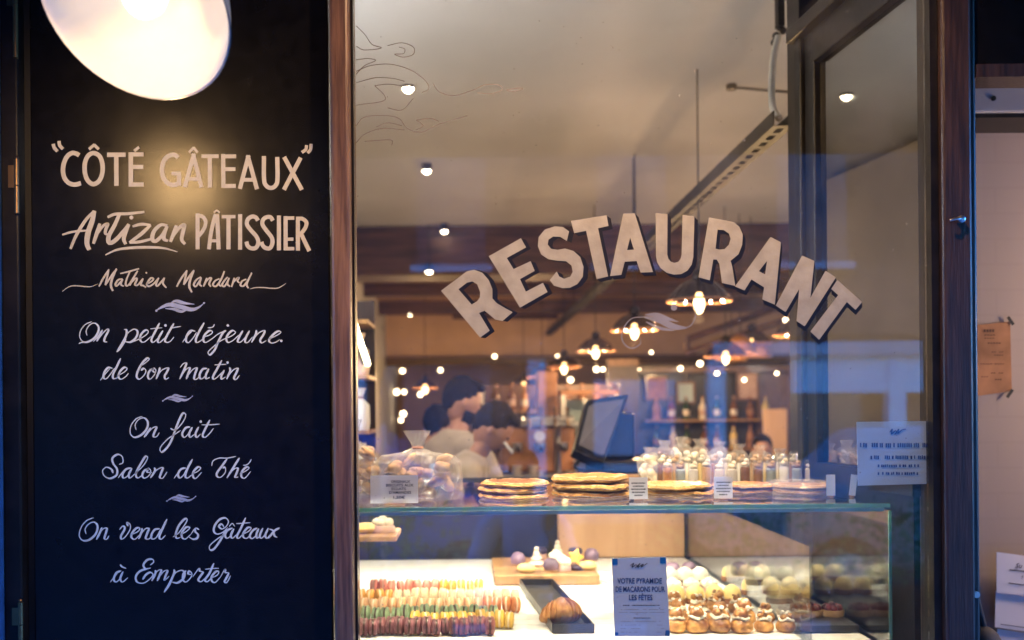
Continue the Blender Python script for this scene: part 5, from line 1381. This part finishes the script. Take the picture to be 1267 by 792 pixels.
# ------------------------------------------------------------------ people
def skin_mesh(verts, edges, radii, root=0, sub=2):
    me = bpy.data.meshes.new('tmp'); me.from_pydata([tuple(v) for v in verts], edges, [])
    o = bpy.data.objects.new('tmp', me); COL.objects.link(o)
    o.modifiers.new('skin', 'SKIN').use_smooth_shade = True
    for i, r in enumerate(radii): me.skin_vertices[0].data[i].radius = r if isinstance(r, tuple) else (r, r)
    for i in range(len(verts)): me.skin_vertices[0].data[i].use_root = i == root
    s = o.modifiers.new('sub', 'SUBSURF'); s.levels = sub; s.render_levels = sub
    bpy.context.view_layer.update(); dg = bpy.context.evaluated_depsgraph_get()
    res = bpy.data.meshes.new_from_object(o.evaluated_get(dg)); bpy.data.objects.remove(o); return res
def person(label, loc, face, H=1.75, lean=0, pitch=0, turn=0, arms=None, shirt='shirt_beige', hair='hair', seated=False, holds=None, beard=False, bulk=1):
    t = thing('person', label, 'person', loc, (0, 0, face)); k = H / 1.75
    t.scale = (k, k, k)
    pel = Vector((0, 0, .48 if seated else .95)); RL = Matrix.Rotation(lean, 3, 'Y')
    T = lambda x, y, z: pel + RL @ Vector((x, y, z))
    V, E_, Rr = [], [], []
    def add(v, r, p=None):
        V.append(v); Rr.append(r)
        if p is not None: E_.append((p, len(V) - 1))
        return len(V) - 1
    i0 = add(pel, (.145 * bulk, .12)); i1 = add(T(0, 0, .15), (.135 * bulk, .105), i0); i2 = add(T(.01, 0, .34), (.155 * bulk, .115), i1); i3 = add(T(-.005, 0, .47), (.10, .08), i2)
    nk = add(T(.0, 0, .535), .055, i3)
    hc = T(.03, 0, .70); hd = Matrix.Rotation(lean * .6 + pitch, 3, 'Y') @ Matrix.Rotation(turn, 3, 'Z')
    nk2 = add(T(.015, 0, .60), .05, nk); add(hc + hd @ Vector((0, 0, -.03)), .055, nk2)
    hands = []; armsix = []
    for s, (el, wr) in zip((1, -1), arms or [((.05, .27, .18), (.22, .20, .02))] * 2):
        sh = add(T(-.005, s * .175, .445), .062, i3); e = add(T(el[0], s * el[1], el[2]), .046, sh); w_ = add(T(wr[0], s * wr[1], wr[2]), .030, e); armsix.append((sh, e, w_))
        dirv = (V[w_] - V[e]).normalized(); side = dirv.cross(Vector((0, 0, 1)));  side = side.normalized() if side.length > .1 else Vector((0, 1, 0)); dn = side.cross(dirv).normalized()
        pm = add(V[w_] + dirv * .05, (.036, .018), w_); pe = add(V[w_] + dirv * .085, (.038, .016), pm)
        for f, (off, ln) in enumerate(((-.030, .062), (-.010, .072), (.010, .068), (.030, .052))):
            a = add(V[pe] + side * off + dirv * .012, .0095, pe); c = add(V[a] + dirv * ln * .5 - dn * .006, .0088, a); add(V[c] + dirv * ln * .38 - dn * .024, .0075, c)
        th = add(V[pm] + side * (.03 * s) - dn * .008, .012, pm); add(V[th] + dirv * .035 + side * .012 * s - dn * .012, .009, th)
        hands.append((V[pe], dirv, dn))
    legs = []
    for s in (1, -1):
        hp = add(pel + Vector((0, s * .09, -.05)), .088, i0)
        if seated: kn = add(Vector((.42, s * .11, .50)), .062, hp); an = add(Vector((.42, s * .12, .09)), .042, kn)
        else: kn = add(Vector((.025, s * .11, .50)), .062, hp); an = add(Vector((-.01, s * .12, .09)), .042, kn)
        tp = add(V[an] + Vector((.07, s * .015, -.045)), .035, an); add(V[tp] + Vector((.09, s * .01, -.01)), .026, tp); legs.append((hp, kn, an))
    me = skin_mesh(V, E_, Rr)
    b = MB(); b.bm.from_mesh(me)
    # head with face
    M4 = Matrix.Translation(hc) @ hd.to_4x4()
    g = bmesh.ops.create_uvsphere(b.bm, u_segments=24, v_segments=18, radius=1, matrix=Matrix.Identity(4))
    for v in g['verts']:
        x, y, z = v.co
        jaw = 1 - .26 * max(0, -z); fx = x * .098 * (1 - .12 * max(0, -z)); fy = y * .076 * jaw; fz = z * .122
        if x > .5 and z < -.3: fx += .012 * (x - .5)
        if x > .8 and abs(y) < .3 and -.35 < z < .15: fx += .022 * (1 - abs(y) / .3) * (.15 - z) / .5 * (1 if z > -.25 else .4)
        if x > .6 and .05 < z < .25 and .2 < abs(y) < .6: fx -= .008
        v.co = M4 @ Vector((fx, fy, fz))
    for s in (1, -1): b.ball(M4 @ Vector((-.008, s * .078, -.012)), (.017, .008, .027), 10, 8, M=hd.to_4x4())
    body = b.build('body', 'skin', t, local=True, smooth=True, recalc=False)
    b = MB()
    for s in (1, -1): b.ball(M4 @ Vector((.088, s * .032, .012)), (.008, .012, .006), 8, 6, M=hd.to_4x4())
    b.ball(M4 @ Vector((.092, 0, -.062)), (.006, .022, .005), 8, 6, M=hd.to_4x4()); b.build('face_detail', 'hair', t, local=True, smooth=True)
    b = MB(); b.ball((0, 0, 0), 1, 36, 26)
    for v in b.bm.verts:
        x, y, z = v.co; n_ = 1 + .03 * math.sin(9 * x + 5 * z) * math.sin(8 * y + 3 * x) + .02 * math.sin(17 * y + 11 * z)
        v.co = M4 @ Vector((x * .100 * n_ - .022 - .018 * max(0, -z), y * .084 * n_ * (1 - .25 * max(0, -z)), z * .112 * n_ + .036))
    b.ball(M4 @ Vector((.035, 0, .105)), (.06, .062, .030), 18, 12, M=hd.to_4x4(), noise=.06)
    b.build('hair', hair, t, local=True, smooth=True)
    if beard:
        b = MB(); g = bmesh.ops.create_uvsphere(b.bm, u_segments=24, v_segments=16, radius=1)
        kl = [v for v in g['verts'] if v.co.z > -.32 or v.co.x < -.05]
        for v in g['verts']: x, y, z = v.co; v.co = M4 @ Vector((x * .101 + .003, y * .074, z * .125))
        bmesh.ops.delete(b.bm, geom=kl, context='VERTS'); b.build('beard', hair, t, local=True, smooth=True, solid=.004)
    # clothes: the body's own surface over torso and arms, and over the legs, moved outwards
    hold = set(); kind = {}
    for a, c in E_:
        if c in (i1, i2, i3): kind[(a, c)] = 'torso'
        elif c == nk: kind[(a, c)] = 'collar'
        elif c in (nk2, nk2 + 1): kind[(a, c)] = 'neck'
        elif a == i3 or any(c in q or a in q and c == q[1] for q in armsix): kind[(a, c)] = 'arm' if any(c in q for q in armsix) else 'hand'
        elif any(c in q for q in legs): kind[(a, c)] = 'leg'
        else: kind[(a, c)] = 'foot' if any(a == q[2] for q in legs) or a > legs[0][0] else 'hand'
    def near(p):
        best = None
        for (a, c), kd in kind.items():
            d = V[c] - V[a]; u = max(0, min(1, (p - V[a]).dot(d) / max(d.length_squared, 1e-9))); q = (p - (V[a] + d * u)).length / (1 if kd != 'torso' else 1.6)
            if best is None or q < best[0]: best = (q, kd, u)
        return best
    lab = [near(v.co) for v in me.vertices]
    def cloth(name, m, ok, off):
        b = MB(); b.bm.from_mesh(me); b.bm.verts.ensure_lookup_table(); b.bm.normal_update()
        good = [ok(l) for l in lab]
        bmesh.ops.delete(b.bm, geom=[f for f in b.bm.faces if not any(good[v.index] for v in f.verts)], context='FACES')
        nn = {v: v.normal.copy() for v in b.bm.verts}
        for v in b.bm.verts: v.co += nn[v] * (off + .004 * math.sin(v.co.z * 55 + v.co.x * 25) * math.sin(v.co.y * 40 + v.co.z * 17))
        return b.build(name, m, t, local=True, smooth=True, recalc=False, sub=1)
    cloth('shirt', shirt, lambda l: l[1] in ('torso', 'arm') or (l[1] == 'collar' and l[2] < .9), .015)
    cloth('trousers', 'trousers', lambda l: l[1] == 'leg', .010)
    bpy.data.meshes.remove(me)
    b = MB()
    for hp, kn, an in legs: b.ball(V[an] + Vector((.075, 0, -.045)), (.14, .05, .045), 14, 9)
    b.build('shoes', 'rubber', t, local=True, smooth=True)
    bpy.context.view_layer.update()
    return t, [(t.matrix_world @ h[0], h[1], h[2]) for h in hands], M4
pos = W(577, 493, 5.05)
person('bearded cook in a beige shirt with short dark hair looking down to the right', (pos.x - .085, 5.05, .01), R(42), H=1.655, lean=.10, pitch=.28, turn=-.5, arms=[((.06, .27, .20), (.24, .14, .10)), ((.10, .27, .20), (.30, .16, .12))], beard=True)
pos = W(606, 522, 4.72)
p2_, hands, _ = person('dark haired cook in a beige shirt bending over a white phone', (pos.x - .255, 4.72, .01), R(-4), H=1.58, lean=.40, pitch=.45, arms=[((.16, .22, .24), (.36, .07, .30)), ((.16, .24, .22), (.37, .06, .28))])
hp = sum((h[0] for h in hands), Vector()) / 2
ph = thing('phone', 'white phone lit in the hands of the bending cook', 'phone', W(622, 545, 4.70), (0, R(-38), R(0)))
MB().box(-.007, .007, -.036, .036, -.075, .075).build('case', 'paper_white', ph, local=True, bevel=.004); MB().box(-.0085, -.0072, -.031, .031, -.066, .066).build('screen', 'screen', ph, local=True)
pos = W(522, 512, 5.9)
person('person in a dark jacket standing half hidden behind the bearded cook', (pos.x - .02, 5.35, .01), R(70), H=1.60, lean=.5, pitch=.1, shirt='dark_jacket')
pos = W(938, 548, 8.3)
ch = thing('bench', 'dark bench under the seated guest at the back', 'bench', (pos.x, 8.2, 0)); MB().box(pos.x - .5, pos.x + .5, 8.0, 8.42, .40, .44).build('seat', 'dark_wood', ch); MB().box(pos.x - .45, pos.x - .40, 8.02, 8.40, .0, .399).build('leg', 'dark_wood', ch); MB().box(pos.x + .40, pos.x + .45, 8.02, 8.40, .0, .399).build('leg', 'dark_wood', ch)
person('dark haired guest seated at the back right of the till', (pos.x, 8.2, .01), R(-100), H=1.72, seated=True, shirt='dark_jacket')

# ------------------------------------------------------------------ the street behind the camera, seen in the glass
fh = thing('opposite_house', 'dark brick house across the street with a pale stone shop base', 'house', (0, -13, 0))
MB().box(-26, 26, -16, -13.0, 2.75, 13).build('upper_wall', 'dark_brick', fh)
MB().box(-26, 4.2, -13.3, -12.85, 2.38, 2.749).build('fascia', 'stone_dark', fh, bevel=.02)
MB().box(4.21, 26, -13.3, -12.85, 2.38, 2.62).build('fascia', 'stone_pale', fh, bevel=.02)
MB().box(-26, 26, -16, -13.25, 0, 2.379).build('lower_wall', 'stone_dark', fh)
MB().box(5.6, 9.4, -13.249, -13.0, 1.75, 2.375).build('reflection_patch', 'white_paint', fh)  # pale patches put here to show as blue zones in the window reflection
MB().box(2.2, 3.6, -13.18, -13.1, .7, 2.0).build('reflection_patch', 'paper_pale', fh)
MB().box(-1.1, .42, -13.18, -13.1, .3, 2.3).build('reflection_patch', 'patch_grey', fh)
for i in range(14):
    x = -20.65 + i * 3.1
    MB().box(x, x + .30, -13.24, -12.95, 0, 2.379).build('column', 'white_paint', fh, bevel=.02)
    f = MB().box(x + .95, x + 2.7, -13.24, -13.19, .55, 2.2).build('shop_window', 'shop_dark', fh)
    MB().box(x + .85, x + 2.8, -13.235, -13.1, .40, .54).build('sill', 'stone_pale', f)
    for zf in (4.0, 7.2, 10.2):
        f = MB().box(x + 1.2, x + 2.4, -12.995, -12.96, zf, zf + 1.9).build('window', 'cabinet_blue', fh)
        MB().box(x + 1.1, x + 2.5, -12.99, -12.85, zf - .12, zf - .01).build('sill', 'stone_pale', f)
aw = thing('awning', 'unseen dark awning shading the shopfront from the sky', 'awning', (0, FY, 2.8))  # unseen awning that keeps sky light off the upper shopfront
slab_b = MB(); slab(slab_b, [Vector((-4, FY + .02, 2.99)), Vector((4, FY + .02, 2.99)), Vector((4, .55, 2.70)), Vector((-4, .55, 2.70))], Vector((0, 0, 1)), -.02); slab_b.build('canopy', 'black_paint', aw)
MB().box(-4, 4, .53, .549, 2.50, 2.72).build('valance', 'black_paint', aw)
def car(x, y, label, m):
    t = thing('parked_car', label, 'car', (x, y, -.1), group='parked cars')
    prof = [(-2.1, .35), (-2.1, .75), (-1.95, .88), (-1.3, .95), (-.75, 1.42), (.55, 1.45), (1.25, .98), (1.95, .85), (2.1, .65), (2.1, .35)]
    b = MB(); a = [b.bm.verts.new((px, -.85, pz)) for px, pz in prof]; c = [b.bm.verts.new((px, .85, pz)) for px, pz in prof]
    b.bm.faces.new(a); b.bm.faces.new(c[::-1])
    for i in range(len(prof)): b.bm.faces.new((a[i], c[i], c[(i + 1) % len(prof)], a[(i + 1) % len(prof)]))
    b.build('body', m, t, local=True, bevel=.08)
    b = MB()
    for s in (-.853, .853): b.poly([[(-1.15, .98), (-.68, 1.36), (.0, 1.38), (.0, .98)]], lambda u, v, s=s: Vector((u, s, v))); b.poly([[(.06, .98), (.06, 1.38), (.5, 1.38), (1.1, .98)]], lambda u, v, s=s: Vector((u, s, v)))
    b.build('side_window', 'street_glass', t, local=True)
    for wx in (-1.3, 1.3):
        for s in (-.78, .78):
            w_ = MB().lathe([(.2, -.1), (.31, -.09), (.32, .09), (.2, .1)], (wx, s, .32), 24, M=Matrix.Rotation(R(90), 4, 'X')).build('wheel', 'rubber', t, local=True, smooth=True)
            MB().lathe([(.19, -.105), (.19, .105)], (wx, s, .32), 20, M=Matrix.Rotation(R(90), 4, 'X')).build('rim', 'steel', w_, local=True)
    for s in (-.6, .6): MB().ball((2.06, s, .66), (.08, .16, .08), 12, 8).build('headlight', 'crockery', t, local=True, smooth=True)
    return t
car(-1.3, -4.2, 'blue car parked across from the restaurant window', 'car_paint')
car(4.2, -4.2, 'pale car parked right behind the blue one', 'stone_pale')
def planter(x, y, label):
    t = thing('planter', label, 'planter', (x, y, 0), group='planters on the pavement')
    MB().box(-.45, .45, -.17, .17, 0, .42).build('trough', 'terracotta', t, local=True, bevel=.01); MB().box(-.42, .42, -.14, .14, .38, .425).build('soil', 'ground', t, local=True)
    b = MB()
    for i in range(520):
        a = Vector((random.gauss(0, .26), random.gauss(0, .10), random.uniform(.42, .95) - abs(random.gauss(0, .06)))); 
        d1 = Vector((random.uniform(-1, 1), random.uniform(-1, 1), random.uniform(-.2, 1))).normalized() * random.uniform(.04, .09); d2 = d1.cross(Vector((random.random(), random.random(), random.random()))).normalized() * .02
        b.bm.faces.new([b.bm.verts.new(q) for q in (a, a + d1 * .5 + d2, a + d1, a + d1 * .5 - d2)])
    b.build('foliage', 'leaf', t, local=True)
for i, x in enumerate((-.55, 1.6, 2.8)): planter(x, -2.0, f'planter of green shrubs by the kerb, {ORD[i]} from the left in the window reflection')
tc2 = thing('cafe_chair', 'dark cafe chair under the guest on the pavement', 'chair', (.30, -1.0, 0))
MB().box(.08, .52, -1.2, -.78, .43, .46).build('seat', 'dark_wood', tc2)
for lx in (.1, .48):
    for ly in (-1.17, -.82): MB().box(lx, lx + .03, ly, ly + .03, 0, .429).build('leg', 'dark_frame', tc2)
MB().box(.08, .52, -1.24, -1.21, .43, .9).build('backrest', 'dark_wood', tc2)
person('guest in a blue shirt seated at the pavement table', (.30, -1.02, 0), R(90), seated=True, shirt='blue_shirt')
ctb = thing('cafe_table', 'round cafe table on the pavement', 'table', (.30, -.35, 0)); MB().lathe([(.3, .72), (.3, .745)], (.3, -.35, 0), 28).build('tabletop', 'dark_wood', ctb); MB().lathe([(.2, 0), (.2, .015), (.025, .03), (.025, .719)], (.3, -.35, 0), 20).build('pedestal', 'dark_frame', ctb)

pp = thing('sign_post', 'slim white post standing at the kerb', 'post', (-.56, -2.3, 0))
MB().lathe([(.02, 0), (.02, 1.42), (.012, 1.44)], (-.56, -2.3, 0), 14).build('pole', 'white_paint', pp, smooth=True); MB().lathe([(.06, 0), (.06, .02), (.022, .04)], (-.56, -2.3, .001), 14).build('foot', 'steel', pp)
